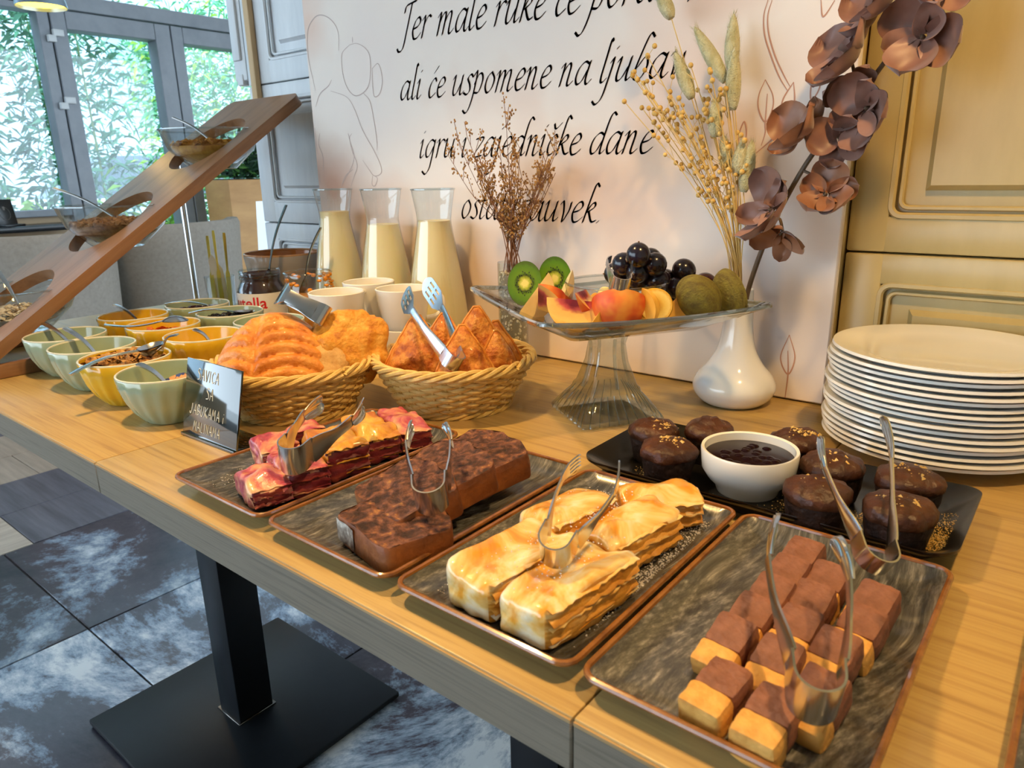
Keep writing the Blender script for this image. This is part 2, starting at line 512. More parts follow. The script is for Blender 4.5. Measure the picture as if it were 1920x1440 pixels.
for sx in (-1.35, 1.35):
    for sy in (-1, 1):
        MB().lathe([(0, -.09), (.3, -.09), (.32, -.05), (.32, .05), (.3, .09), (0, .09)], 24).build('wheel', plain('tyre', '#191a1c', rough=.8), car, (sx, sy*.78, .32), (PI/2, 0, 0))

leaf_ms = [plain('bamboo_leaf_a', '#3f8a66', rough=.55), plain('bamboo_leaf_b', '#5aa878', rough=.55), plain('bamboo_leaf_c', '#9fd23f', rough=.5), plain('bamboo_leaf_d', '#2f6f5a', rough=.55)]
culm_m = plain('bamboo_culm', '#7d9a4a', rough=.5)
sun = bpy.data.lights.new('sun', 'SUN'); sun.energy = 3.0; sun.angle = .02; sun.color = (1, .97, .9)
suno = bpy.data.objects.new('sun', sun); COL.objects.link(suno); suno.rotation_euler = V((-.3, .5, -.9)).to_track_quat('-Z', 'Y').to_euler()
def bamboo(x, y, h, n, hx, hy, mi, lab, seed):
    r = random.Random(seed)
    t = thing('bamboo_plant', lab, 'plant', (x, y, -.1), group='bamboo outside the windows')
    fo = MB()
    for c in range(9):
        bx, by = r.uniform(-.5, .5)*hx, r.uniform(-.7, .7)*hy
        lx, ly = r.uniform(-.3, .3)*hx, r.uniform(-.28, .28)*hy
        hh = h*r.uniform(.75, 1)
        pts = [(bx+lx*(k/6)**2, by+ly*(k/6)**2, hh*k/6) for k in range(7)]
        MB().tube(pts, [.014*(1-.8*k/6) for k in range(7)], 5).build('culm', culm_m, t)
        for i in range(n):
            u = r.uniform(.08, 1.0)
            k = min(5, int(u*6)); w = u*6-k
            p = V(pts[k]).lerp(V(pts[k+1]), w)
            d = V((r.gauss(0, 1), r.gauss(0, 1), r.uniform(-.9, .5))).normalized()
            p = p+V((r.gauss(0, .22), r.gauss(0, .30), r.gauss(0, .12)))
            p.x = max(-hx+.1, min(hx-.1, p.x)); p.y = max(-hy+.1, min(hy-.1, p.y))
            L = r.uniform(.09, .16); W = r.uniform(.010, .018)
            s = d.cross(V((r.random(), r.random(), r.random()))).normalized()*W
            m = p+d*L*.45; e = p+d*L-V((0, 0, L*.25))
            fo.add([p, m+s, e, m-s], [(0, 1, 2, 3)], mi if r.random() < .75 else (mi+1) % 4)
    o = fo.build('foliage', leaf_ms, t, smooth=False); o['kind'] = 'stuff'
bamboo(-6.3, 1.35, 3.3, 1000, .45, .55, 0, 'tall dark bamboo clump pressed against the fixed window pane', 1)
bamboo(-6.3, .10, 3.2, 900, .45, .58, 3, 'deep green bamboo clump outside the pane beside the ledge sign', 2)
bamboo(-6.3, 2.46, 3.1, 300, .42, .44, 0, 'loose bamboo clump with thin stems outside the glass door', 3)
bamboo(-7.2, 4.35, 3.3, 900, .6, .95, 1, 'mid green bamboo clump outside the narrow glass leaf by the white shutters', 4)
bamboo(-5.5, 2.40, 1.0, 90, .2, .42, 2, 'low lime green bamboo shoots at the foot of the glass door', 5)
bamboo(-5.5, 1.58, 1.0, 70, .2, .3, 2, 'low yellow green bamboo shoots below the fixed window pane', 6)
bamboo(-8.5, 1.6, 3.6, 200, .7, .95, 0, 'airy bamboo clump standing farther out in front of the car', 7)

# ---- lamps
bulb_m = emit('bulb_glow', '#ffd23c', 9)
shade_m = plain('lamp_shade_metal', '#8a9aa8', rough=.3, metal=.6)
def pendant(loc, lab, power, r=.085, cone=160):
    t = thing('pendant_lamp', lab, 'lamp', loc, group='pendant lamps on cords')
    pr = [(r*.30, .15), (r*.55, .145), (r*.8, .09), (r, 0), (r*.97, 0), (r*.77, .087), (r*.5, .138), (r*.3, .14)]
    MB().lathe(pr, 40, cap=False).build('shade', shade_m, t)
    MB().lathe([(0, .01), (r*.94, .012), (r*.86, .03), (0, .032)], 32).build('diffuser', bulb_m, t)
    MB().tube([(0, 0, .14), (0, 0, .2)], .016, 12).build('lamp_socket', black_metal, t)
    MB().tube([(0, 0, .2), (0, 0, 2.75-loc[2])], .003, 6).build('cord', black_metal, t)
    if power:
        l = bpy.data.lights.new('lamp_light', 'SPOT')
        l.energy = power; l.color = WARM; l.shadow_soft_size = .035
        l.spot_size = math.radians(cone); l.spot_blend = .6
        lo = bpy.data.objects.new('lamp_light', l); COL.objects.link(lo)
        lo.parent = t; lo.location = (0, 0, -.012)
    return t
pendant((-3.13, 1.18, 1.668), 'grey metal pendant lamp glowing yellow in front of the glass door', 6)
pendant((-.82, .32, 1.86), 'grey metal pendant lamp hanging over the middle of the buffet table', 40, cone=94)
pendant((.18, .42, 1.92), 'grey metal pendant lamp hanging over the right end of the buffet table', 37, cone=130)
pendant((-2.6, -.9, 1.70), 'grey metal pendant lamp hanging over the open floor in front of the buffet', 5)
pendant((-3.6, -.5, 1.70), 'grey metal pendant lamp hanging near the window ledge', 5)

# ---- back room furniture
chair_m = noisy('chair_fabric', [(.3, '#857d74'), (.7, '#938b81')], (60, 60, 60), rough=.8)
leg_m = plain('chair_leg_dark', '#1d1a18', rough=.5)
def tub_chair(loc, rz, lab, w=.48):
    t = thing('tub_chair', lab, 'chair', loc, rz, group='upholstered chairs beyond the table'); t.scale = (1, 1, .935)
    MB().rbox((-.06, -w/2, .36), (.46, w/2, .48), .04, 3).build('seat', chair_m, t)
    b = MB()
    def shell(u, v):
        a = (u-.5)*2
        th = .045 if v < .5 else 0
        return (0, 0, 0)
    # curved back wrapping to the sides
    for s0 in (0,):
        out = []; N = 18
        ring = []
        for k in range(N+1):
            a = math.radians(-118+236*k/N)
            ring.append((.20-math.cos(a)*.27, math.sin(a)*w/2))
        rows = []
        for z, off in ((.30, .0), (.5, .0), (.75, -.012), (.88, -.02), (.905, -.01), (.905, .03), (.88, .045), (.5, .055), (.30, .055)):
            row = []
            for k, (x, y) in enumerate(ring):
                a = abs(-118+236*k/N)
                zz = z if z < .6 else z-max(0, (a-70)/48)**1.5*.25
                c = V((x-.2, y, 0)); d = c.normalized()
                row.append((x-d.x*off, y-d.y*off, zz))
            rows.append(row)
        b.grid(lambda u, v: rows[round(v*(len(rows)-1))][round(u*N)], N+1, len(rows))
        b.add([r[0] for r in rows], [tuple(range(len(rows)))]); b.add([r[-1] for r in rows], [tuple(range(len(rows)))])
    b.build('backrest', chair_m, t)
    for sx in (.0, .4):
        for sy in (-1, 1):
            MB().tube([(sx, sy*w*.4, .38), (sx*1.1-.02, sy*w*.45, 0)], [.018, .011], 8).build('leg', leg_m, t)
    return t
tub_chair((-3.52, 1.28, 0), PI+.38, 'grey beige upholstered chair behind the tilted wooden bowl board', .60)
tub_chair((-3.72, 2.02, 0), PI+.45, 'wide grey beige upholstered chair seen past the chrome rod', .78)
pl = thing('planter_box', 'tan wooden planter box partition beside the glass doors', 'planter', (-4.70, 3.02, 0), 0)
tanm = noisy('tan_wood', [(.3, '#a97c4a'), (.7, '#c0935c')], (4, 4, 14), rough=.55)
MB().rbox((-.02, -.44, 0), (.28, .44, 1.05), .006).build('box', tanm, pl)
MB().rbox((.28, -.1, .0), (.287, -.09, 1.04), .001).build('groove_strip', leg_m, pl)
MB().rbox((.005, -.42, 1.045), (.255, .42, 1.056), .004).build('soil', plain('soil', '#241c14', rough=1), pl)
hp = thing('planter_shrub', 'dark green shrub growing in the tan planter box', 'plant', (-4.58, 3.02, 1.056))
r = random.Random(9); fo = MB()
for i in range(900):
    p = V((r.gauss(0, .07), r.uniform(-.38, .38), abs(r.gauss(0, .1))))
    d = V((r.gauss(0, 1), r.gauss(0, 1), r.uniform(0, 1.2))).normalized(); s = d.orthogonal().normalized()*.012
    fo.add([p, p+d*.04+s, p+d*.09, p+d*.04-s], [(0, 1, 2, 3)], 0 if r.random() < .8 else 1)
o = fo.build('foliage', [plain('shrub_dark', '#1d3b24', rough=.6), plain('shrub_light', '#4d7a3a', rough=.6)], hp, smooth=False); o['kind'] = 'stuff'
for yy in (-.3, 0, .3): MB().tube([(0, yy, 0), (.01, yy+.02, .14)], .006, 6).build('stem', leg_m, hp)
wc = thing('white_chair', 'white plastic shell chair beside the white shutters', 'chair', (-2.82, 1.99, 0), -.6)
wm_ = plain('white_plastic', '#dfe6ee', rough=.35)
MB().grid(lambda u, v: (.02+.20*v*0+.10*(abs(u-.5)*2)**2-.10*v, (u-.5)*.44*(1-.12*v), .46+v*.50), 12, 10).build('backrest', wm_, wc)
MB().rbox((.02, -.21, .43), (.44, .21, .465), .015).build('seat', wm_, wc)
for sx in (.06, .4):
    for sy in (-1, 1): MB().tube([(sx, sy*.17, .44), (sx+(.04 if sx > .2 else -.04), sy*.21, 0)], [.015, .01], 8).build('leg', tanm, wc)

# ================================================================== TABLES
oak = noisy('oak_laminate', [(.25, '#94754a'), (.42, '#b4945c'), (.58, '#c2a468'), (.78, '#9c7c4c')], (4, 130, 40), detail=7, rough=.33, dist=.35, coord='World', bump=.06, rvar=.07)
oak_edge = noisy('oak_edge', [(.25, '#5f574c'), (.5, '#857b6c'), (.75, '#6e6557')], (7, 60, 330), detail=6, rough=.5, coord='World', bump=.1)
oak_rim = noisy('oak_pale_edge', [(.25, '#a08055'), (.75, '#c7a878')], (6, 60, 60), rough=.4, coord='World')  # paler strip along the top of the front edge
YF, YB = .291, .984
def table(x0, x1, lab, bases):
    t = thing('buffet_table', lab, 'table', ((x0+x1)/2, (YF+YB)/2, 0), group='oak tables pushed together')
    w, d = (x1-x0)/2, (YB-YF)/2
    MB().rbox((-w+.0002, -d, TZ-.0405), (w-.0002, d, TZ-.002), .0015, 1).build('edge_band', oak_edge, t)
    MB().rbox((-w+.0002, -d+.0012, TZ-.003), (w-.0002, d-.0012, TZ), .0014, 2).build('tabletop', oak, t)
    e = MB().box((-w+.001, -d-.0004, TZ-.0042), (w-.001, -d+.003, TZ-.0018)); e.build('edge_strip', oak_rim, t, smooth=False)
    for bx, by in bases:
        bx -= (x0+x1)/2; by -= (YF+YB)/2
        MB().rbox((bx-.0375, by-.0375, .014), (bx+.0375, by+.0375, TZ-.05), .003, 2).build('leg', black_metal, t)
        MB().rbox((bx-.22, by-.22, .004), (bx+.22, by+.22, .016), .003, 2).build('base_plate', black_metal, t)
        MB().rbox((bx-.21, by-.21, 0), (bx+.21, by+.21, .0045), .001, 1).build('base_pad', black_metal, t)
        MB().rbox((bx-.042, by-.042, .0155), (bx+.042, by+.042, .019), .001, 1).build('collar', steel_dark, t)
        MB().rbox((bx-.2, by-.2, TZ-.052), (bx+.2, by+.2, TZ-.040), .003, 1).build('top_plate', black_metal, t)
table(-1.86, -.8602, 'oak laminate table carrying the yellow and green bowls', [(-1.215, .603)])
table(-.8598, -.1972, 'oak laminate table carrying the wicker baskets and pastry trays', [(-.44, .603)])
table(-.1968, .62, 'oak laminate table carrying the plate stack', [(.30, .603)])

# ================================================================== POSTER
def poster_material():
    m, nt, b = _mat('poster_print')
    N, L = nt.nodes, nt.links
    tc = N.new('ShaderNodeTexCoord'); sx = N.new('ShaderNodeSeparateXYZ')
    L.new(tc.outputs['Object'], sx.inputs[0])
    n1 = N.new('ShaderNodeTexNoise'); n1.inputs['Scale'].default_value = 3.2; n1.inputs['Detail'].default_value = 3
    L.new(tc.outputs['Object'], n1.inputs['Vector'])
    r1 = N.new('ShaderNodeValToRGB'); e = r1.color_ramp.elements
    e[0].position, e[0].color = .36, lin('#e6dcd6'); e[1].position, e[1].color = .68, lin('#e3cbbd')
    q = e.new(.52); q.color = lin('#eae1d9')
    L.new(n1.outputs['Fac'], r1.inputs['Fac'])
    # watercolour wash pooled at the foot of the drawing
    n2 = N.new('ShaderNodeTexNoise'); n2.inputs['Scale'].default_value = 5; n2.inputs['Detail'].default_value = 4
    L.new(tc.outputs['Object'], n2.inputs['Vector'])
    def blob_mask(cx, cz, rx, rz):
        a = N.new('ShaderNodeVectorMath'); a.operation = 'SUBTRACT'; a.inputs[1].default_value = (cx, 0, cz)
        L.new(tc.outputs['Object'], a.inputs[0])
        s = N.new('ShaderNodeVectorMath'); s.operation = 'MULTIPLY'; s.inputs[1].default_value = (1/rx, 0, 1/rz)
        L.new(a.outputs[0], s.inputs[0])
        l = N.new('ShaderNodeVectorMath'); l.operation = 'LENGTH'; L.new(s.outputs[0], l.inputs[0])
        ad = N.new('ShaderNodeMath'); ad.operation = 'MULTIPLY_ADD'; ad.inputs[1].default_value = 1.3
        L.new(n2.outputs['Fac'], ad.inputs[0]); L.new(l.outputs['Value'], ad.inputs[2])
        mr = N.new('ShaderNodeMapRange'); mr.inputs['From Min'].default_value = 1.75; mr.inputs['From Max'].default_value = .9
        L.new(ad.outputs[0], mr.inputs['Value'])
        return mr.outputs[0]
    cur = r1.outputs['Color']
    for (cx, cz, rx, rz, colr, amt) in ((-1.26, 1.04, .12, .10, '#b98468', .75), (-.62, 1.02, .20, .10, '#d9b49c', .6), (-.40, 1.08, .22, .06, '#dcc0a2', .6), (-.33, .86, .16, .14, '#c9c3c8', .55), (-.9, .9, .25, .12, '#d6b295', .5), (-.70, .93, .12, .14, '#c6c2be', .5)):
        mk = blob_mask(cx, cz, rx, rz)
        ml = N.new('ShaderNodeMath'); ml.operation = 'MULTIPLY'; ml.inputs[1].default_value = amt
        L.new(mk, ml.inputs[0])
        mx = N.new('ShaderNodeMix'); mx.data_type = 'RGBA'
        L.new(ml.outputs[0], mx.inputs['Factor']); L.new(cur, mx.inputs['A']); mx.inputs['B'].default_value = lin(colr)
        cur = mx.outputs['Result']
    L.new(cur, b.inputs['Base Color'])
    # woven canvas relief
    wv = N.new('ShaderNodeTexNoise'); wv.inputs['Scale'].default_value = 900
    bp = N.new('ShaderNodeBump'); bp.inputs['Strength'].default_value = .08; bp.inputs['Distance'].default_value = .001
    L.new(tc.outputs['Object'], wv.inputs['Vector']); L.new(wv.outputs['Fac'], bp.inputs['Height']); L.new(bp.outputs['Normal'], b.inputs['Normal'])
    setp(b, rough=.6, spec=.3)
    return m
YP = .972
po = thing('wall_poster', 'cream canvas poster with dark script lettering and a line drawing', 'poster', (-.785, YP, .752))
def inv(x, z, y=-.0006): return (x+.785, y, z-.752)
pm = MB().rbox((-.527, 0, 0), (.53, .012, 1.3), .002, 1)
canvas = pm.build('canvas', poster_material(), po)
canvas.data.transform(Matrix.Translation((-.785, 0, .752))); canvas.location = (.785, 0, -.752)

# ---- script lettering written with a broad nib
def o_(pts): return pts
GL = {
 'a': (.80, [[(.60,.90),(.40,1.0),(.16,.75),(.07,.32),(.17,.02),(.38,.16),(.58,.66)], [(.64,1.0),(.56,.35),(.57,.08),(.66,.0),(.82,.18)]]),
 'e': (.62, [[(.12,.48),(.38,.58),(.52,.80),(.42,1.0),(.22,.86),(.08,.42),(.18,.03),(.38,.03),(.60,.24)]]),
 'r': (.55, [[(.04,.84),(.18,1.0),(.14,.5),(.08,0)], [(.13,.52),(.28,.86),(.44,1.0),(.54,.92)]]),
 'm': (1.06, [[(.03,.84),(.17,1.0),(.13,.5),(.07,0)], [(.12,.5),(.28,.88),(.43,1.0),(.47,.8),(.38,0)], [(.43,.5),(.60,.88),(.76,1.0),(.80,.8),(.73,.14),(.82,.0),(1.0,.18)]]),
 'n': (.76, [[(.03,.84),(.17,1.0),(.13,.5),(.07,0)], [(.12,.5),(.28,.88),(.43,1.0),(.48,.8),(.42,.14),(.50,.0),(.68,.18)]]),
 'l': (.36, [[(.30,1.75),(.22,1.82),(.14,1.0),(.07,.22),(.14,.0),(.32,.16)]]),
 'u': (.78, [[(.03,.84),(.15,1.0),(.08,.3),(.15,.02),(.34,.16),(.53,.62)], [(.60,1.0),(.52,.25),(.57,.02),(.75,.18)]]),
 'k': (.66, [[(.52,1.72),(.36,1.86),(.24,1.3),(.06,0)], [(.13,.46),(.32,.88),(.48,.95),(.48,.74),(.18,.50)], [(.24,.54),(.46,.06),(.66,.10)]]),
 'c': (.54, [[(.50,.84),(.38,1.0),(.16,.75),(.07,.32),(.19,.0),(.50,.22)]]),
 'p': (.72, [[(.02,.88),(.20,1.10),(.12,0),(-.04,-.72),(-.22,-.95),(-.40,-.80)], [(.12,.5),(.30,.92),(.50,.97),(.58,.62),(.42,.08),(.14,.06)]]),
 'o': (.66, [[(.36,1.0),(.15,.78),(.07,.32),(.22,.0),(.46,.22),(.55,.66),(.36,1.0)]]),
 's': (.48, [[(.46,.86),(.32,1.0),(.15,.80),(.30,.5),(.35,.20),(.18,.0),(-.02,.10)]]),
 't': (.40, [[(.24,1.38),(.08,.24),(.15,.0),(.34,.18)], [(-.02,.95),(.38,1.0)]]),
 'i': (.38, [[(.02,.84),(.15,1.0),(.07,.24),(.13,.0),(.32,.18)], [(.20,1.42),(.24,1.48)]]),
 'g': (.76, [[(.60,.90),(.40,1.0),(.16,.75),(.07,.32),(.17,.04),(.38,.18),(.58,.66)], [(.64,1.0),(.53,0),(.43,-.62),(.20,-.95),(-.04,-.78)]]),
 'j': (.34, [[(.04,.84),(.16,1.0),(.05,0),(-.07,-.68),(-.30,-.95),(-.48,-.80)], [(.20,1.42),(.24,1.48)]]),
 'b': (.70, [[(.62,1.72),(.44,1.88),(.28,1.4),(.07,.28),(.20,.0),(.44,.12),(.58,.58),(.44,.96),(.16,.52)]]),
 'v': (.62, [[(.02,.88),(.14,1.0),(.23,.5),(.24,.0),(.48,.52),(.54,.96)]]),
 'z': (.56, [[(.06,.94),(.50,.97),(.02,.04),(.50,.05)]]),
 'd': (.80, [[(.60,.90),(.40,1.0),(.16,.75),(.07,.32),(.17,.02),(.38,.16),(.58,.66)], [(1.0,1.78),(.84,1.90),(.70,1.5),(.56,.28),(.60,.02),(.76,.18)]]),
 'J': (.66, [[(.10,1.34),(.16,1.62),(.40,1.72),(.78,1.80)], [(.52,1.72),(.36,.6),(.20,-.34),(-.04,-.52),(-.18,-.36)]]),
 '.': (.3, [[(.10,.02),(.15,.08)]]), ',': (.3, [[(.12,.05),(.06,-.22)]]), ' ': (.42, []),
}
GL['ć'] = (.54, GL['c'][1]+[[(.30,1.28),(.52,1.58)]])
GL['č'] = (.54, GL['c'][1]+[[(.20,1.52),(.32,1.28),(.58,1.54)]])
ink = plain('poster_ink', '#4c4c59', rough=.6)
def write(text, x0, x1, z0, z1, par, y):
    adv = sum(GL[c][0] for c in text)-.1
    sc = (x1-x0)/adv
    nib = V((math.cos(math.radians(38)), math.sin(math.radians(38))))*.052*sc
    mb = MB(); cx = 0; k = 0
    for c in text:
        w, st = GL[c]
        for s in st:
            P = catmull([(p[0], p[1], 0) for p in s], 7)
            pts = []
            for p in P:
                sl = p.x+cx+p.y*.22
                px = x0+sl*sc; pz = z0+(z1-z0)*(px-x0)/(x1-x0)+p.y*sc*.84
                pts.append((px, pz))
            h = V((-nib.y, nib.x)).normalized()*.010*sc
            vs = []; fs = []; dy = y-.00002*(k % 7); k += 1
            for (px, pz) in pts:
                for q in (nib+h, nib-h, -nib-h, -nib+h): vs.append(inv(px+q.x, pz+q.y, dy))
            n = len(pts)
            for i in range(n-1):
                a = i*4; b = a+4
                fs += [(a, a+3, b+3, b), (a+1, a+2, b+2, b+1), (a, a+1, b+1, b), (a+3, a+2, b+2, b+3)]
            fs += [(0, 1, 2, 3), ((n-1)*4, (n-1)*4+1, (n-1)*4+2, (n-1)*4+3)]
            mb.add(vs, fs)
        cx += w
    o = mb.build('lettering', ink, par, smooth=False)
    return o
write('Jer male ruke će porasti,', -1.034, -.470, 1.289, 1.281, po, -.0006)
write('ali će uspomene na ljubav,', -1.046, -.476, 1.191, 1.182, po, -.0006)
write('igru i zajedničke dane', -1.003, -.529, 1.089, 1.083, po, -.0006)
write('ostati zauvek.', -.905, -.612, .983, .982, po, -.0006)
SK = [[(-1.236,1.039),(-1.189,1.09),(-1.197,1.129),(-1.189,1.14)],[(-1.236,1.039),(-1.219,1.06),(-1.194,1.072)],[(-1.292,1.227),(-1.306,1.289),(-1.301,1.337),(-1.278,1.358),(-1.252,1.361),(-1.223,1.348),(-1.206,1.325),(-1.209,1.293)],[(-1.238,1.243),(-1.251,1.232),(-1.279,1.22),(-1.297,1.197)],[(-1.176,1.299),(-1.199,1.287),(-1.203,1.264),(-1.199,1.239),(-1.187,1.219),(-1.167,1.208),(-1.139,1.215),(-1.124,1.233),(-1.119,1.269),(-1.129,1.287),(-1.153,1.299),(-1.176,1.299)],[(-1.165,1.312),(-1.166,1.302)],[(-1.115,1.252),(-1.097,1.258),(-1.089,1.23),(-1.099,1.207),(-1.115,1.204),(-1.117,1.232),(-1.115,1.252)],[(-1.244,1.223),(-1.196,1.208),(-1.175,1.184),(-1.158,1.149),(-1.142,1.126),(-1.128,1.108),(-1.11,1.078),(-1.111,1.063),(-1.131,1.059),(-1.148,1.074),(-1.162,1.089)],[(-1.145,1.211),(-1.128,1.195),(-1.12,1.157),(-1.116,1.122),(-1.118,1.106)],[(-1.2,1.141),(-1.193,1.11),(-1.18,1.08),(-1.192,1.059),(-1.205,1.039)],[(-1.128,1.058),(-1.122,1.053),(-1.131,1.04),(-1.139,1.043),(-1.136,1.059)],[(-1.291,1.145),(-1.298,1.124),(-1.287,1.098),(-1.291,1.071)],[(-1.306,1.157),(-1.306,1.125),(-1.304,1.104)],[(-1.305,1.082),(-1.305,1.061),(-1.304,1.044)]]
LV = [[(-.37,1.259),(-.374,1.242),(-.371,1.219),(-.36,1.192),(-.348,1.168),(-.337,1.152)],[(-.365,1.258),(-.369,1.241),(-.366,1.22),(-.356,1.194),(-.344,1.172),(-.334,1.156)],[(-.366,1.167),(-.373,1.149),(-.372,1.132),(-.362,1.116),(-.354,1.131),(-.355,1.148),(-.366,1.167)],[(-.362,1.15),(-.362,1.116),(-.361,1.103),(-.365,1.087)],[(-.33,1.161),(-.341,1.143),(-.344,1.125)],[(-.33,1.161),(-.327,1.138),(-.333,1.123)],[(-.293,1.177),(-.307,1.161),(-.307,1.139),(-.299,1.149),(-.293,1.177)],[(-.307,1.139),(-.316,1.122)],[(-.371,1.078),(-.348,1.098),(-.336,1.116)],[(-.306,1.25),(-.303,1.233),(-.299,1.233),(-.29,1.247)],[(-.307,.842),(-.316,.809),(-.304,.787),(-.297,.812),(-.307,.842)],[(-.307,.82),(-.304,.787),(-.305,.753)],[(-.392,1.077),(-.396,1.10),(-.39,1.118),(-.386,1.10),(-.392,1.077)]]
def sketch(lines, name, mat, r):
    for l in lines:
        mb = MB()
        P = catmull([(x, z, 0) for x, z in l], 8)
        n = len(P)
        rr = [r*(.45+.55*math.sin(PI*min(1, max(0, i/(n-1))))) for i in range(n)]
        mb.tube([inv(p.x, p.y, -.0004) for p in P], rr, 4)
        mb.v = [(v[0], -.0004+(v[1]+.0004)*.25, v[2]) for v in mb.v]
        mb.build(name, mat, po)
sketch(SK, 'figure_drawing', plain('sketch_line', '#c3b2ac', rough=.7), .0010)
sketch(LV, 'leaf_drawing', plain('leaf_line', '#bd8f7a', rough=.7), .0010)

# ================================================================== CUTLERY HELPERS
def frame_path(pts, n):
    """tangents and thickness directions for a strip whose width runs along n"""
    out = []
    for i, p in enumerate(pts):
        t = (pts[min(i+1, len(pts)-1)]-pts[max(i-1, 0)]).normalized()
        out.append((p, t, t.cross(n).normalized()))
    return out
def strip(mb, pts, widths, n, th=.0013, cup=0, cols=2):
    """bent metal strip, optionally cupped across its width"""
    fr = frame_path(pts, n)
    loops = []
    for (p, t, s), w in zip(fr, widths):
        l = []
        for k in range(cols+1):
            a = -1+2*k/cols
            l.append(p+n*(a*w/2)+s*(th/2+cup*w*(a*a-.5)))
        for k in range(cols, -1, -1):
            a = -1+2*k/cols
            l.append(p+n*(a*w/2)+s*(-th/2+cup*w*(a*a-.5)))
        loops.append(l)
    mb.loft(loops)
def tongs(lab, P, T1, T2, wb=.024, wn=.008, wt=.017, rb=.012, style='shell', bow=.006):
    P, T1, T2 = V(P), V(T1), V(T2)
    t = thing('serving_tongs', lab, 'tongs', P, group='steel serving tongs')
    a1, a2 = T1-P, T2-P
    n = a1.cross(a2).normalized()
    if n.z < 0: n = -n
    a = (a1.normalized()+a2.normalized()).normalized()
    s = n.cross(a).normalized()
    sg = 1 if a1.dot(s) > 0 else -1
    bend = [a*(rb*(1-math.cos(q)))*0 + a*rb*(1-math.sin(q)) + s*sg*rb*math.cos(q) for q in [PI*k/14 for k in range(15)]]
    e1, e2 = a*rb*1.9+s*sg*rb*1.04, a*rb*1.9-s*sg*rb*1.04
    full = [e1]+bend+[e2]
    mb = MB(); strip(mb, full, [wb*.93]+[wb]*15+[wb*.93], n); mb.build('spring_bend', steel, t)
    for e, tip, sd in ((e1, a1, sg), (e2, a2, -sg)):
        L = (tip-e).length; d = (tip-e).normalized()
        pts = []; ws = []
        N = 16
        tl = .36 if style != 'plain' else .2
        for k in range(N+1):
            u = k/N*(1-tl)
            pts.append(e+(tip-e)*u+s*sd*bow*math.sin(PI*u))
            q = k/N
            ws.append(wb*.93+(wn-wb*.93)*(1-math.cos(min(1, q*1.6)*PI))/2)
        mb = MB(); strip(mb, pts, ws, n, .0014, cup=.12)
        arm = mb.build('arm', steel, t)
        st = e+(tip-e)*(1-tl); M = 14
        mb = MB()
        tp = [st+(tip-st)*(k/M)+s*sd*(bow*math.sin(PI*(1-tl))*(1-k/M)) - s*sd*.006*(k/M)**2 for k in range(M+1)]
        if style in ('shell', 'claw'):
            nc = 12
            fr = frame_path(tp, n)
            vs = []; 
            for side in (1, -1):
                for k, (p, tt, ss) in enumerate(fr):
                    q = k/M
                    w = wn+(wt-wn)*math.sin(min(1, q*1.25)*PI/2) if q < .8 else wt*math.sqrt(max(0.05, 1-((q-.8)/.22)**2))
                    for c in range(nc+1):
                        x = -1+2*c/nc
                        fl = .0012*math.cos(x*PI*2.5)*q
                        if style == 'claw': fl = .0009*math.cos(x*PI*3.5)*q
                        vs.append(p+n*(x*w/2)+ss*(side*.0006)-ss*sd*(.22*w*(x*x-.5))*0+ss*(.2*w*(x*x)+fl))
            R = nc+1; H = (M+1)*R; fs = []
            for k in range(M):
                for c in range(nc):
                    i = k*R+c
                    fs.append((i, i+1, i+R+1, i+R)); fs.append((H+i, H+i+R, H+i+R+1, H+i+1))
            edge = [c for c in range(R)]+[k*R+nc for k in range(1, M+1)]+[M*R+c for c in range(nc-1, -1, -1)]+[k*R for k in range(M-1, 0, -1)]
            for i in range(len(edge)):
                j = (i+1) % len(edge); fs.append((edge[i], edge[j], H+edge[j], H+edge[i]))
            mb.add(vs, fs)
        elif style == 'fork':
            strip(mb, tp[:8], [wn+(wt-wn)*k/7 for k in range(8)], n, .0013)
            for x in (-1, -.33, .33, 1):
                strip(mb, [p+n*(x*wt*.42) for p in tp[7:]], [wt*.15]*(M-7)+[wt*.05], n, .0013)
        elif style == 'slot':
            strip(mb, tp[:5], [wn+(wt-wn)*k/4 for k in range(5)], n, .0013)
            for x in (-.84, -.28, .28, .84):
                strip(mb, [p+n*(x*wt*.5) for p in tp[4:12]], [wt*.17]*8, n, .0013)
            strip(mb, tp[11:], [wt, wt*.92, wt*.7, wt*.3], n, .0013)
            strip(mb, tp[7:9], [wt, wt], n, .0012)
        else:
            strip(mb, tp, [wn+(wt-wn)*k/M for k in range(M+1)], n, .0013)
        mb.build('gripping_end', steel, arm)
    return t
def spoon(lab, bowl, end, up=(0, 0, 1), bw=.032, hw=.011, bl=.045, group='spoons resting in the bowls', m=None):
    """spoon from its bowl centre to the end of the handle (world points)"""
    B, E = V(bowl), V(end)
    m = m or steel
    t = thing('spoon', lab, 'spoon', B, group=group)
    d = (E-B).normalized(); u = V(up); u = (u-d*u.dot(d)).normalized(); s = d.cross(u)
    mb = MB()
    def sf(a, b):
        ang = a*2*PI
        r = b
        taper = 1-.22*math.cos(ang)*-1*r
        return d*(-math.cos(ang)*r*bl/2)+s*(math.sin(ang)*r*bw/2*(1+.12*math.cos(ang)))+u*(-.008*(1-r*r)+.001)
    mb.grid(sf, 20, 7, wrap=True)
    mb.grid(lambda a, b: sf(a, b)-u*.0012, 20, 7, wrap=True)
    mb.build('bowl', m, t)
    L = (E-B).length
    n = 12; pts = []; ws = []
    for k in range(n+1):
        q = k/n
        pts.append(d*(bl*.46+(L-bl*.46)*q)+u*(.006*math.sin(PI*q)))
        ws.append(hw*(.42+.58*q**1.5) if q < .93 else hw*.8)
    mb = MB(); strip(mb, pts, ws, s, .0022, cup=.06); mb.build('handle', m, t)
    return t

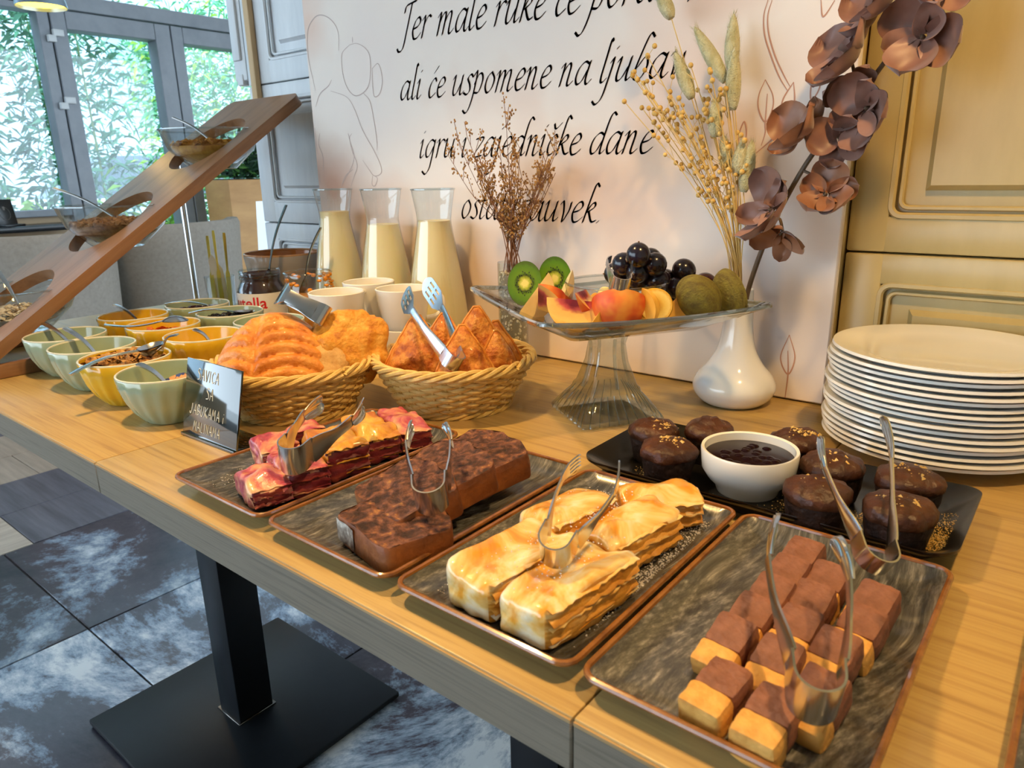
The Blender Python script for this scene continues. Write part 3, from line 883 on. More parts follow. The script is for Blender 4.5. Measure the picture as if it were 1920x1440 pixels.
# ================================================================== WOODEN BOARD WITH GLASS BOWLS
walnut = noisy('board_wood', [(.3, '#75533a'), (.55, '#977050'), (.75, '#815c41')], (30, 3, 30), detail=5, rough=.3, bump=.1, dist=.3)
SL = math.atan(.667)
bo = thing('bowl_stand', 'tilted wooden board with three round holes on a chrome rod', 'stand', (-1.505, .362, TZ))
bm = bmesh.new()
def addloop(pts):
    vs = [bm.verts.new((x, y, 0)) for x, y in pts]
    return [bm.edges.new((vs[i], vs[(i+1) % len(vs)])) for i in range(len(vs))]
LB = .755; L0 = -.075
es = addloop([(p[0], p[1]) for p in rrect(.27, LB-L0, .022, 6, 0, (LB+L0)/2)])
hole_s = [(.43-.362)/math.cos(SL), (.63-.362)/math.cos(SL), (.85-.362)/math.cos(SL)]
for s_ in hole_s:
    es += addloop([(.088*math.cos(a*2*PI/48), s_-.01+.094*math.sin(a*2*PI/48)) for a in range(48)])
bmesh.ops.triangle_fill(bm, edges=es, use_beauty=True, use_dissolve=False)
r_ = bmesh.ops.extrude_face_region(bm, geom=bm.faces[:])
for v in r_['geom']:
    if isinstance(v, bmesh.types.BMVert): v.co.z -= .021
bd_ = MB().bm(bm).build('board', walnut, bo, (0, 0, .812-TZ), (SL, 0, 0), ang=30)
MB().rbox((.113, -.10, 0), (.135, .16, .024), .003).build('runner', walnut, bo)
MB().rbox((-.135, -.10, 0), (-.113, .16, .024), .003).build('runner', walnut, bo)
MB().rbox((-.113, -.10, 0), (.113, -.07, .05), .003).build('crossbar', walnut, bo)
MB().tube([(-.295, .558, 0), (-.295, .558, .395)], .008, 14).build('rod', steel, bo)
MB().tube([(-.295, .558, .39), (-.10, .558, .39)], .006, 10).build('rod_bracket', steel, bo)
MB().lathe([(0, 0), (.03, 0), (.03, .004), (.012, .008), (0, .008)], 24).build('rod_foot', steel, bo, (-.295, .558, 0))
def gl_bowl(mb, R, h, rb):
    prof = [(0, 0), (rb, 0), (rb*1.15, .006), (R*.86, h*.5), (R*.95, h*.8), (R, h), (R-.004, h), (R*.93, h*.8), (R*.83, h*.5), (rb*1.05, .011), (0, .009)]
    mb.lathe(prof, 56, cap=False)
cer = [('clear glass bowl of cornflakes in the top hole of the wooden board', 'golden cornflakes in the topmost glass bowl', noisy('cornflakes', [(.3, '#b9741c'), (.7, '#e0a540')], (90, 90, 90), rough=.7), 1.0),
       ('clear glass bowl of brown granola in the middle hole of the wooden board', 'brown crumbly granola in the middle glass bowl', noisy('granola', [(.3, '#6b452b'), (.7, '#b08558')], (90, 90, 90), rough=.8), .9),
       ('clear glass bowl of pale oat flakes in the lowest hole of the wooden board', 'pale oat flakes in the lowest glass bowl', noisy('oats', [(.3, '#c9bca8'), (.7, '#e2dacb')], (90, 90, 90), rough=.8), .55)]
BP = [(-1.505, .85, 1.158), (-1.505, .63, 1.014), (-1.505, .435, .879)]
def flakes(mb, R, z, dome, n, size, rnd, shape='flake', z0=None):
    """a heap of little pieces over a filled core"""
    if z0 is not None:
        mb.lathe([(0, z0), (R*.5, z0), (R*.85, (z0+z)/2), (R*.96, z-.001), (R*.6, z+dome*.5), (0, z+dome*.8)], 24)
    for i in range(n):
        a = rnd.random()*2*PI; r = R*.95*math.sqrt(rnd.random())
        p = V((r*math.cos(a), r*math.sin(a), z+dome*(1-(r/R)**2)*.8+rnd.uniform(-.001, .003)))
        s = size*rnd.uniform(.6, 1.3)
        M_ = Matrix.Translation(p) @ Euler((rnd.uniform(-.8, .8), rnd.uniform(-.8, .8), rnd.random()*6)).to_matrix().to_4x4()
        if shape == 'flake':
            mb.add([(-s, -s*.7, 0), (0, -s*.9, s*.3), (s, -s*.5, 0), (s*.8, s*.6, s*.25), (0, s*.9, 0), (-s*.9, s*.5, s*.3), (0, 0, s*.2)],
                   [(0, 1, 6), (1, 2, 6), (2, 3, 6), (3, 4, 6), (4, 5, 6), (5, 0, 6)], i % 3 if False else 0, M_)
        else:
            mb.add([(-s, 0, 0), (s, 0, 0), (0, -s, 0), (0, s, 0), (0, 0, -s*.7), (0, 0, s*.7)],
                   [(0, 2, 5), (2, 1, 5), (1, 3, 5), (3, 0, 5), (2, 0, 4), (1, 2, 4), (3, 1, 4), (0, 3, 4)], 0, M_)
rnd = random.Random(11)
hs = ('Two thirds',)
for (x, y, z), (lb, lc, m_, fill), k in zip(BP, cer[0:3], range(3)):
    gb = thing('glass_bowl', lb, 'bowl', (x, y, z-.078), group='glass bowls in the wooden board')
    mb = MB(); gl_bowl(mb, .1, .078, .045); mb.build('bowl', glass, gb)
    MB().tube([(.1*math.cos(a/56*2*PI), .1*math.sin(a/56*2*PI), .078) for a in range(56)], .0022, 6, closed=True).build('rim', glass_solid, gb)
    mb = MB(); flakes(mb, .083 if fill > .6 else .072, .012+.034*fill, .012, 420, .006, rnd, 'flake' if k != 1 else 'lump', .012)
    tag(mb.build('cereal', m_, loc=(x, y, z-.078), smooth=False), lc, 'cereal', kind='stuff')
spoon('steel spoon resting in the bowl of cornflakes', (-1.475, .85, 1.125), (-1.60, .825, 1.188), bw=.034, m=steel_dark)
spoon('steel spoon resting in the bowl of granola', (-1.475, .63, .985), (-1.625, .575, 1.048), bw=.034, m=steel_dark)
spoon('steel spoon resting in the bowl of oat flakes', (-1.50, .44, .835), (-1.595, .44, .905), bw=.034)

# ================================================================== CERAMIC BOWLS IN THREE ROWS
sage = noisy('sage_glaze', [(.3, '#95a98f'), (.7, '#a2b49a')], (12, 12, 12), rough=.16, coat=.6)
yell = noisy('yellow_glaze', [(.3, '#d9ab1c'), (.7, '#e3b92c')], (12, 12, 12), rough=.16, coat=.6)
rimw = plain('pale_rim_glaze', '#e3e3cf', rough=.2, coat=.5)
def cer_bowl(x, y, col, lab, R=.0615, h=.066):
    t = thing('ceramic_bowl', lab, 'bowl', (x, y, TZ), group='ribbed ceramic bowls in rows')
    fl_ = lambda a, z: 1+.020*math.cos(a*18-z*34)*min(1, max(0, (h-z)/.02))*min(1, z/.006)
    po_ = [(0, 0), (.030, 0), (.034, .003), (.036, .006), (.046, .018), (.054, .034), (.0590, .050), (R, h-.0015), (R-.0012, h)]
    m_ = yell if col == 'y' else sage
    MB().lathe(po_, 108, cap=False, flute=fl_).build('outer_wall', m_, t, ang=60)
    MB().lathe([(R-.0012, h), (R-.0034, h-.0006), (.0560, .050), (.050, .034), (.041, .018), (.024, .009), (0, .008)], 54, cap=False).build('inner_wall', m_, t, ang=60)
    MB().tube([((R-.0018)*math.cos(a/54*2*PI), (R-.0018)*math.sin(a/54*2*PI), h) for a in range(54)], .0015, 6, closed=True).build('rim', rimw, t)
    return t
bw_ = [(-1.316, .440, 's', 'sage green ribbed bowl nearest the foot of the tilted board'),
       (-1.190, .432, 's', 'sage green ribbed bowl holding pale nut pieces'),
       (-1.069, .428, 'y', 'yellow ribbed bowl heaped with muesli'),
       (-.940, .424, 's', 'sage green ribbed bowl holding wrapped biscuits beside the black card'),
       (-1.400, .588, 'y', 'yellow ribbed bowl standing behind the nearly empty sage bowls, beside the dried fruit'),
       (-1.262, .578, 'y', 'yellow ribbed bowl with orange dried fruit'),
       (-1.118, .574, 'y', 'yellow ribbed bowl touching the basket of large pastries'),
       (-1.412, .722, 's', 'sage green ribbed bowl with dark red dried berries'),
       (-1.272, .712, 's', 'sage green ribbed bowl with black raisins'),
       (-1.132, .706, 's', 'sage green ribbed bowl hidden behind the large ridged pastry')]
for b in bw_: cer_bowl(*b)
def heap(x, y, zt, R, dome, n, size, m_, lab, name, seed, shape='lump', z0=.009):
    mb = MB(); flakes(mb, R, zt, dome, n, size, random.Random(seed), shape, z0)
    tag(mb.build(name, m_, loc=(x, y, TZ), smooth=False), lab, 'food', kind='stuff')
heap(-1.069, .428, .056, .0535, .012, 260, .0075, noisy('muesli_mix', [(.32, '#4a2a16'), (.45, '#a8783f'), (.6, '#d3a868'), (.72, '#b07a30')], (70, 70, 70), rough=.75), 'coarse muesli flakes heaped in the yellow bowl', 'muesli', 21, 'flake')
heap(-1.190, .432, .034, .045, .010, 120, .006, noisy('nut_pieces', [(.3, '#d2a981'), (.7, '#ecd7bb')], (80, 80, 80), rough=.6), 'pale chopped nuts in the sage bowl', 'chopped_nuts', 22, 'flake')
heap(-1.316, .440, .022, .039, .004, 80, .005, noisy('seeds', [(.3, '#8a6f4c'), (.7, '#b99d72')], (90, 90, 90), rough=.7), 'low layer of seeds in the sage bowl by the tilted board', 'seeds', 23, 'lump')
heap(-1.262, .578, .044, .049, .008, 70, .009, noisy('apricot', [(.3, '#c9581a'), (.7, '#ee8d2f')], (60, 60, 60), rough=.45), 'orange dried apricot pieces in the yellow bowl', 'dried_apricots', 24, 'flake')
heap(-1.412, .722, .048, .051, .009, 130, .006, plain('cranberry', '#3a0f16', rough=.35), 'dark red dried cranberries in the sage bowl', 'dried_cranberries', 25, 'lump')
heap(-1.272, .712, .050, .052, .010, 150, .006, plain('raisin', '#1a1210', rough=.35), 'black raisins in the sage bowl', 'raisins', 26, 'lump')
heap(-1.400, .588, .024, .040, .003, 60, .006, plain('coconut', '#e6b83a', rough=.6), 'thin layer of yellow dried fruit in the farthest yellow bowl', 'dried_fruit', 27, 'flake')
heap(-1.118, .574, .024, .040, .003, 60, .006, MATS['coconut'], 'thin layer of yellow dried fruit in the yellow bowl by the basket', 'dried_fruit', 28, 'flake')
spoon('steel spoon leaning out of the sage bowl by the tilted board', (-1.288, .448, .783), (-1.378, .428, .833), bl=.036, bw=.026)
spoon('steel spoon leaning in the sage bowl of pale nuts', (-1.168, .436, .792), (-1.252, .420, .838), bl=.036, bw=.026)
spoon('steel spoon lying across the muesli with its handle over the rim', (-1.045, .455, .829), (-1.045, .345, .812), bl=.04, bw=.028)
spoon('small steel spoon stuck upright in the muesli', (-1.045, .462, .818), (-1.020, .486, .844), bl=.03, bw=.02)
spoon('steel spoon leaning among the wrapped biscuits', (-.915, .425, .785), (-.985, .410, .822), bl=.036, bw=.026)
spoon('steel spoon leaning out of the farthest yellow bowl', (-1.38, .600, .790), (-1.468, .585, .829), bl=.036, bw=.026)
spoon('steel spoon lying bowl-side down across the orange dried fruit', (-1.245, .592, .822), (-1.290, .492, .826), up=(0, 0, -1), bl=.044, bw=.032)
spoon('steel spoon standing in the yellow bowl next to the basket', (-1.105, .590, .782), (-1.142, .572, .822), bl=.036, bw=.026)
spoon('steel spoon lying on the dried cranberries', (-1.375, .745, .812), (-1.445, .672, .820), bl=.04, bw=.028)
spoon('steel spoon lying across the black raisins', (-1.25, .728, .816), (-1.290, .640, .822), bl=.04, bw=.028)
# wrapped biscuits
wr_b = plain('wrapper_blue', '#1c2a78', rough=.25, coat=.4); wr_o = plain('wrapper_orange', '#d9a066', rough=.3, coat=.4); wr_r = plain('wrapper_red', '#a8402e', rough=.3, coat=.4)
def biscuit(loc, rot, lab, m1, m2):
    t = thing('wrapped_biscuit', lab, 'biscuit', loc, group='wrapped biscuits in the sage bowl', rot=rot)
    MB().bm(blob((.036, .018, .009), 4, 5, .0006, 200, 2)).build('wrapper', m1, t)
    MB().bm(blob((.014, .0186, .0096), 3, 5)).build('printed_band', m2, t)
    for s in (-1, 1):
        MB().grid(lambda u, v: (s*(.017+.007*v), (u-.5)*.018*(1+.2*v), .0012*math.sin(u*20)*v), 12, 3).build('crimped_end', m1, t)
biscuit((-.955, .440, .796), (.2, -.3, 1.0), 'blue wrapped biscuit with a tan band standing on edge in the sage bowl', wr_b, wr_o)
biscuit((-.920, .446, .800), (.1, .15, .2), 'tan wrapped biscuit with a blue band lying on the others', wr_o, wr_b)
biscuit((-.925, .415, .788), (-.2, .1, -.5), 'blue wrapped biscuit lying under the spoon', wr_b, wr_o)
biscuit((-.972, .410, .785), (.1, -.3, .6), 'small red and tan wrapped biscuit against the bowl wall', wr_r, wr_o)

# ================================================================== BLACK CARD
cd_m = noisy('card_gloss', [(.3, '#0a1413'), (.7, '#10201d')], (9, 9, 9), rough=.06, spec=.8, coat=1)
cdt = thing('name_card', 'glossy black card with white handwriting leaning in front of the pastry basket', 'sign', (-.807, .402, TZ), .02)
MB().rbox((-.060, -.004, 0), (.060, .045, .004), .001).build('foot', cd_m, cdt)
card = MB().rbox((-.060, -.0015, .001), (.060, .0015, .098), .0008).build('card', cd_m, cdt, rot=(-.22, 0, 0))
ST = {'S': [[(.55,.9),(.25,1),(.1,.75),(.5,.45),(.5,.1),(.1,.02)]], 'A': [[(0,0),(.32,1),(.62,0)], [(.1,.38),(.56,.38)]], 'V': [[(0,1),(.3,0),(.6,1)]],
      'I': [[(.1,1),(.1,0)]], 'C': [[(.6,.85),(.35,1),(.08,.55),(.3,.02),(.6,.15)]], 'J': [[(.4,1),(.38,.2),(.2,0),(.02,.2)]], 'B': [[(.08,0),(.1,1),(.5,.8),(.12,.52),(.55,.28),(.08,0)]],
      'U': [[(.05,1),(.08,.15),(.35,.02),(.52,.3),(.55,1)]], 'K': [[(.08,1),(.08,0)], [(.55,1),(.1,.45),(.6,0)]], 'M': [[(0,0),(.12,1),(.35,.4),(.6,1),(.7,0)]], 'L': [[(.1,1),(.08,0),(.5,.02)]],
      'N': [[(.05,0),(.08,1),(.52,0),(.55,1)]], 'i': [[(.1,.55),(.1,0)], [(.1,.85),(.13,.88)]], ' ': []}
def hand(text, x, z, h, par):
    mb = MB(); cx = x; r = random.Random(len(text))
    for c in text:
        for s in ST[c]:
            P = catmull([(cx+(p[0]+p[1]*.15)*h*.8, -.0017, z+p[1]*h) for p in s], 5) if c in 'SCJUB' else [V((cx+(p[0]+p[1]*.15)*h*.8, -.0017, z+p[1]*h)) for p in s]
            mb.tube(P, .0005, 4)
        cx += h*({'I': .35, 'i': .4, 'M': .78, ' ': .4}.get(c, .64))
    mb.build('handwriting', plain('chalk_pen', '#dfe5e3', rough=.6), par)
hand('SAVICA', -.034, .074, .014, card); hand('SA', -.012, .053, .014, card)
hand('JABUKAMA i', -.046, .030, .013, card); hand('MALINAMA', -.036, .010, .012, card)

# ================================================================== WICKER BASKETS
wick = noisy('wicker', [(.3, '#c9a050'), (.55, '#e2c078'), (.75, '#d2aa5e')], (60, 60, 60), rough=.42, spec=.4)
def basket(x, y, lab, R=.106, h=.067, rb=.072):
    t = thing('wicker_basket', lab, 'basket', (x, y, TZ), group='round wicker bread baskets')
    N = 34
    rz_ = lambda u: rb+(R-rb)*(u**.8)
    rows = 12
    for k in range(rows):
        u = (k+.7)/rows; z = .004+h*.9*u; r0 = rz_(u)
        pts = []
        for i in range(N*4):
            a = 2*PI*i/(N*4)
            pts.append(((r0+.0030*math.cos(a*N/2+PI*k))*math.cos(a), (r0+.0030*math.cos(a*N/2+PI*k))*math.sin(a), z+.0006*math.sin(a*N/2)))
        MB().tube(pts, .0031, 6, closed=True).build('weaver', wick, t)
    for i in range(N):
        a = 2*PI*(i)/N
        MB().tube([(rz_(u)*math.cos(a), rz_(u)*math.sin(a), .003+h*.95*u) for u in (0, .25, .5, .75, 1)], .0022, 5).build('stake', wick, t)
    for r0, z0, rr, q, tw in ((R+.002, h, .0048, .0031, 30), (rb+.004, .0045, .0035, .0026, 24)):
        for s in range(4):
            pts = []
            for i in range(180):
                a = 2*PI*i/180; b = a*tw/4*1.0+2*PI*s/4
                b = a*round(tw/4)+2*PI*s/4
                rad = r0+rr*math.cos(b)
                pts.append((rad*math.cos(a), rad*math.sin(a), z0+rr*math.sin(b)))
            MB().tube(pts, q, 6, closed=True).build('rim_strand', wick, t)
    MB().lathe([(0, .003), (rb+.002, .003), (rb+.002, .0055), (0, .0055)], 40).build('woven_base', noisy('wicker_base', [(.4, '#8a6530'), (.6, '#c39a52')], (200, 200, 20), rough=.6), t)
    return t
basket(-.838, .552, 'wicker basket of large ridged pastries behind the black card')
basket(-.672, .697, 'wicker basket of triangular puff turnovers beside the glass cake stand')

# ---- pastries
crust = noisy('golden_crust', [(.28, '#b5611a'), (.5, '#d88a35'), (.68, '#e6a552'), (.8, '#c9762a')], (34, 34, 34), detail=7, rough=.42, bump=.45, bscale=200, coat=.15)
crust_d = noisy('brown_crust', [(.32, '#96450f'), (.46, '#c3712a'), (.56, '#dc9642'), (.70, '#a85a1c')], (55, 55, 55), detail=8, rough=.46, bump=.6, bscale=230, coat=.08)
crust_y = noisy('rough_crust', [(.3, '#b06414'), (.5, '#d99630'), (.7, '#e6b455')], (50, 50, 50), detail=6, rough=.5, bump=.8, bscale=120)
crumb = noisy('pastry_inside', [(.3, '#b98b4b'), (.7, '#d9b478')], (60, 60, 60), detail=6, rough=.7, bump=.5, bscale=150)
sugar = plain('sugar_powder', '#e8e4e6', rough=.9)
def ridged(loc, rot, sx, sz, lab):
    """large pastry scored like a leaf: midrib with curved ribs on both sides"""
    t = thing('ridged_pastry', lab, 'pastry', loc, rot=rot)
    mb = MB()
    nu, nv = 61, 61
    def top(u, v):
        a = u*2-1; b = v*2-1
        # disc mapping
        x = a*math.sqrt(1-b*b/2); y = b*math.sqrt(1-a*a/2)
        r2 = min(1, x*x+y*y)
        w = sx*(1-.25*y)
        ht = .034*max(0, 1-r2**1.6)**.6
        xx = x+.25
        rib = .0075*(abs(math.sin((y*1.0-abs(xx)*.55+xx*xx*.5)*12))**.7)*min(1, abs(xx)*5+.2)*(1-r2**3)
        ht += rib-.003*math.exp(-(xx/.05)**2)*(1-r2)
        p = V((x*w, y*sz, ht))
        p.z += .0012*nz(p, 90, 4)
        return p
    mb.grid(top, nu, nv)
    mb.grid(lambda u, v: V((top(u, v).x, top(u, v).y, -.02*(1-min(1, (top(u, v).x/sx)**2+(top(u, v).y/sz)**2)))), 25, 25, 1)
    o = mb.build('crust', [crust, crumb], t, ang=70)
    return t
def face(n, up):
    n = V(n).normalized(); u = V(up); u = (u-n*u.dot(n)).normalized(); x = u.cross(n)
    return Matrix((x, u, n)).transposed().to_euler()
ridged((-.856, .536, .818), face((.52, -.55, .66), (-.30, .25, 1)), .078, .074, 'large ridged golden pastry filling the front of the wicker basket')
def round_pastry(loc, rot, R, th, lab, m_, name='round_pastry', seed=0, amp=.006):
    b = blob((R*2, R*2, th), 14, 2.6, amp, 45, seed)
    return tag(MB().bm(b).build(name, [m_], loc=loc, rot=rot, ang=80), lab, 'pastry')
round_pastry((-.790, .612, .832), (1.15, .1, .9), .052, .040, 'rough orange round pastry at the back of the ridged pastry', crust_y, seed=3, amp=.008)
round_pastry((-.806, .566, .806), (1.05, .0, .95), .050, .045, 'tan cut pastry wedged between the ridged and the rough pastry', crumb, seed=6, amp=.005)
tag(MB().tube(catmull([(-.918, .520, .776), (-.912, .515, .796), (-.905, .512, .815)], 4), [.007]*8+[.005], 8).build('bread_stick', crust), 'short bread stick poking up at the basket wall', 'bread')
def turnover(loc, rot, R, lab, seed, cut=False):
    t = thing('puff_turnover', lab, 'pastry', loc, rot=rot, group='triangular puff turnovers in the basket')
    mb = MB()
    def tri(a):
        k = 2*PI/3; b = (a-PI/2+k*10) % k-k/2
        return .68/(max(.5, math.cos(b)))**.85
    def sf(sign):
        def fn(u, v):
            a = u*2*PI; r = v
            rad = R*tri(a)*r
            z = sign*R*.50*max(0, 1-r**2.2)**.62
            p = V((rad*math.cos(a), rad*math.sin(a), z))
            p += V((1, 1, 1))*.0
            p.z += sign*.006*nz(p, 60, seed)*(1-r*r)
            rr = 1+.05*nz((math.cos(a)*3, math.sin(a)*3, seed), 1, seed)
            p.x *= rr; p.y *= rr
            return p
        return fn
    mb.grid(sf(1), 42, 12, wrap=True); mb.grid(sf(-1), 42, 12, wrap=True)
    mb.build('puffed_crust', crust_d, t, ang=80)
    sm = MB()
    f1 = sf(1)
    sm.tube([f1(k/42, .985) for k in range(42)], .0021, 6, closed=True)
    sm.build('sealed_edge', crust, t)
    return t
def up_tri(x, y, z, yaw_, lean, R, lab, seed): return turnover((x, y, z), (PI/2-lean, 0, yaw_), R, lab, seed)
bx, by = -.672, .697
up_tri(bx-.034, by-.036, .820, .62, .28, .051, 'golden triangular turnover leaning at the front left of the basket, below the tongs', 1)
up_tri(bx+.040, by-.022, .820, .85, .22, .044, 'dark tipped triangular turnover standing at the front right of the basket', 2)
up_tri(bx+.022, by+.026, .830, .55, .10, .050, 'tall triangular turnover standing upright in the middle of the basket', 3)
up_tri(bx-.030, by+.014, .820, .45, .15, .047, 'triangular turnover standing behind the tongs', 4)
up_tri(bx-.008, by+.050, .820, .60, .05, .042, 'small triangular turnover at the back of the basket', 5)
up_tri(bx+.060, by+.022, .818, 1.15, .12, .035, 'turnover with a pale cut edge at the right rim of the basket', 6)
up_tri(bx+.034, by+.052, .818, .7, .05, .040, 'turnover peeping out behind the tall upright one', 7)
turnover((bx-.005, by-.002, .782), (.08, 0, .4), .046, 'turnover lying flat at the bottom of the basket', 8)
tongs('steel tongs with slotted ends resting on the puff turnovers', (-.606, .633, .829), (-.747, .676, .905), (-.772, .752, .905), wb=.020, wn=.012, wt=.030, rb=.012, style='slot')
tongs('steel tongs lying on top of the large ridged pastry', (-.804, .589, .876), (-.856, .556, .910), (-.876, .570, .903), wb=.028, wn=.019, wt=.034, rb=.008, style='plain', bow=.002)

# ================================================================== TRAYS WITH PASTRY
def tray_mat(name, seed):
    m, nt, b = _mat(name)
    N, L = nt.nodes, nt.links
    tc = N.new('ShaderNodeTexCoord'); mp = N.new('ShaderNodeMapping')
    mp.inputs['Scale'].default_value = (9, 1.2, 1); mp.inputs['Rotation'].default_value = (0, 0, .35); mp.inputs['Location'].default_value = (seed*3.1, seed*1.7, 0)
    L.new(tc.outputs['Object'], mp.inputs[0])
    nb = N.new('ShaderNodeTexNoise'); nb.inputs['Scale'].default_value = 2.5; nb.inputs['Detail'].default_value = 2
    L.new(tc.outputs['Object'], nb.inputs['Vector'])
    va = N.new('ShaderNodeVectorMath'); va.operation = 'MULTIPLY_ADD'; va.inputs[1].default_value = (1.6, 1.0, 0)
    L.new(nb.outputs['Color'], va.inputs[0]); L.new(mp.outputs[0], va.inputs[2])
    w = N.new('ShaderNodeTexNoise'); w.inputs['Scale'].default_value = 20; w.inputs['Detail'].default_value = 8; w.inputs['Roughness'].default_value = .72
    L.new(va.outputs[0], w.inputs['Vector'])
    rp = N.new('ShaderNodeValToRGB'); e = rp.color_ramp.elements
    e[0].position, e[0].color = .30, lin('#2f2f31'); e[1].position, e[1].color = .70, lin('#a09d98')
    for p, c in ((.45, '#464644'), (.53, '#5b5a57'), (.60, '#767470')):
        q = e.new(p); q.color = lin(c)
    L.new(w.outputs['Fac'], rp.inputs['Fac']); L.new(rp.outputs['Color'], b.inputs['Base Color'])
    setp(b, rough=.22, coat=.5)
    bp = N.new('ShaderNodeBump'); bp.inputs['Strength'].default_value = .12; bp.inputs['Distance'].default_value = .002
    L.new(w.outputs['Fac'], bp.inputs['Height']); L.new(bp.outputs['Normal'], b.inputs['Normal'])
    return m
rust = noisy('rust_rim', [(.3, '#6b4020'), (.6, '#93602f'), (.8, '#7c4c24')], (60, 60, 60), rough=.25, coat=.5)
def tray(x0, lab, seed, w=.162, d=.270, y0=.309):
    t = thing('serving_tray', lab, 'tray', (x0+w/2, y0+d/2, TZ), group='grey stoneware trays with rust rims')
    h = .0155; R = .012
    L_ = [rrect(w-.05, d-.05, R*.6, 6, z=0), rrect(w-.034, d-.034, R*.7, 6, z=.0015), rrect(w-.006, d-.006, R, 6, z=h-.003), rrect(w-.001, d-.001, R, 6, z=h),
          rrect(w-.005, d-.005, R, 6, z=h+.0006), rrect(w-.014, d-.014, R*.9, 6, z=h-.004), rrect(w-.032, d-.032, R*.8, 6, z=.0065), rrect(w-.05, d-.05, R*.7, 6, z=.0048)]
    MB().loft(L_, cap0=True, cap1=True).build('dish', tray_mat('stoneware_%d' % seed, seed), t, ang=50)
    MB().tube(rrect(w-.003, d-.003, R, 6, z=h-.0004), .0023, 8, closed=True).build('rim', rust, t)
    return t
TX = [-.712, -.543, -.374, -.2065, .006]
tl_ = ['stoneware tray of raspberry strudel slices behind the black card', 'stoneware tray of chocolate marble cake slices', 'stoneware tray of apple strudel dusted with sugar',
       'stoneware tray of two layer chocolate bars', 'stoneware tray at the bare right end of the table']
for k, (x, l) in enumerate(zip(TX, tl_)): tray(x, l, k+1)
ZT = TZ+.0055

# ---- raspberry strudel
ras_top = noisy('raspberry_pastry', [(.30, '#7a1f30'), (.42, '#b5475a'), (.52, '#d98f72'), (.62, '#e6b98a'), (.74, '#d8a04a')], (30, 22, 30), detail=5, rough=.32, bump=.5, bscale=90, coat=.3, dist=.8)
ras_gold = noisy('gold_pastry', [(.30, '#a8571f'), (.48, '#d99a35'), (.62, '#e9bd55'), (.76, '#b5473a')], (24, 30, 30), detail=5, rough=.35, bump=.5, bscale=90, coat=.25, dist=.6)
ras_side = noisy('raspberry_filling', [(.3, '#3d0c14'), (.5, '#6e1a26'), (.72, '#a34a35')], (20, 20, 130), detail=5, rough=.5, bump=.6, bscale=80)
def strudel(loc, rz, size, lab, seed, mt, ms, group, tilt=(0, 0), name='strudel_slice', crk=.0032):
    t = thing(name, lab, 'pastry', loc, rot=(tilt[0], tilt[1], rz), group=group)
    sx, sy, sz = size
    b = blob(size, 14, 7, crk, 70, seed)
    for v in b.verts:
        v.co.z += sz/2
        k = v.co.z/sz
        v.co.z += .10*sz*math.sin(v.co.x*110+seed)*k+.004*nz(v.co, 38, seed+9)*k
        if k < .25: v.co.z = max(v.co.z, 0)
    b.faces.ensure_lookup_table(); b.normal_update()
    mb = MB()
    b.verts.index_update()
    vs = [v.co.copy() for v in b.verts]
    top = [tuple(v.index for v in f.verts) for f in b.faces if f.normal.z > .45 or f.normal.y < -.75]
    side = [tuple(v.index for v in f.verts) for f in b.faces if not (f.normal.z > .45 or f.normal.y < -.75)]
    b.free()
    mb.v = [tuple(v) for v in vs]; mb.f = top+side; mb.m = [0]*len(top)+[1]*len(side)
    mb.build('slice', [mt, ms], t, ang=60)
    # ragged phyllo layers showing at the cut side
    r = random.Random(seed)
    for q in range(5):
        zz = sz*(.92-.17*q); out = r.uniform(.0015, .0045)
        mb = MB()
        def fn(u, v, zz=zz, out=out, q=q):
            yy = (u-.5)*sy*.92
            ed = out*(.4+.9*abs(nz((u*6, q, 0), 1.7, seed)))
            xx = sx*.40+v*(sx*.09+ed)
            return (xx, yy, zz+.10*sz*math.sin(xx*110+seed)*(zz/sz)-.004*v*v*(q % 2)+.0022*nz((xx, yy, q), 140, seed))
        mb.grid(fn, 22, 4)
        mb.grid(lambda u, v: V(fn(u, v))-V((0, 0, .0006)), 22, 4)
        mb.build('phyllo_layer', mt if q % 2 == 0 else ms, t, ang=80)
    return t
g1 = 'raspberry strudel slices on the tray'
X0 = -.632
strudel((-.602, .348, ZT+.002), -.28, (.064, .040, .025), 'pink raspberry strudel slice at the near end of its tray', 1, ras_top, ras_side, g1)
strudel((-.603, .388, ZT), -.30, (.078, .046, .032), 'raspberry strudel slice under the bend of the tongs', 2, ras_top, ras_side, g1)
strudel((-.667, .405, ZT), -.28, (.045, .044, .030), 'short pink strudel slice at the left edge of the raspberry tray', 3, ras_top, ras_side, g1)
strudel((-.608, .440, ZT), -.30, (.082, .050, .036), 'golden raspberry strudel slice between the tong arms', 4, ras_gold, ras_side, g1)
strudel((-.680, .452, ZT), -.25, (.036, .040, .030), 'small pink strudel end piece beside the wicker basket', 5, ras_top, ras_side, g1)
strudel((-.612, .492, ZT), -.34, (.080, .046, .035), 'golden crumpled strudel slice with dark filling under the shell ended tong arm', 6, ras_gold, ras_side, g1)
strudel((-.607, .538, ZT), -.36, (.088, .040, .030), 'dark red strudel slice at the far end of its tray', 7, ras_top, ras_side, g1)
tongs('steel tongs with a wide fluted shell end on the raspberry strudel', (-.563, .352, .803), (-.632, .440, .828), (-.586, .470, .824), wb=.030, wn=.013, wt=.022, rb=.013, style='shell', bow=.004)

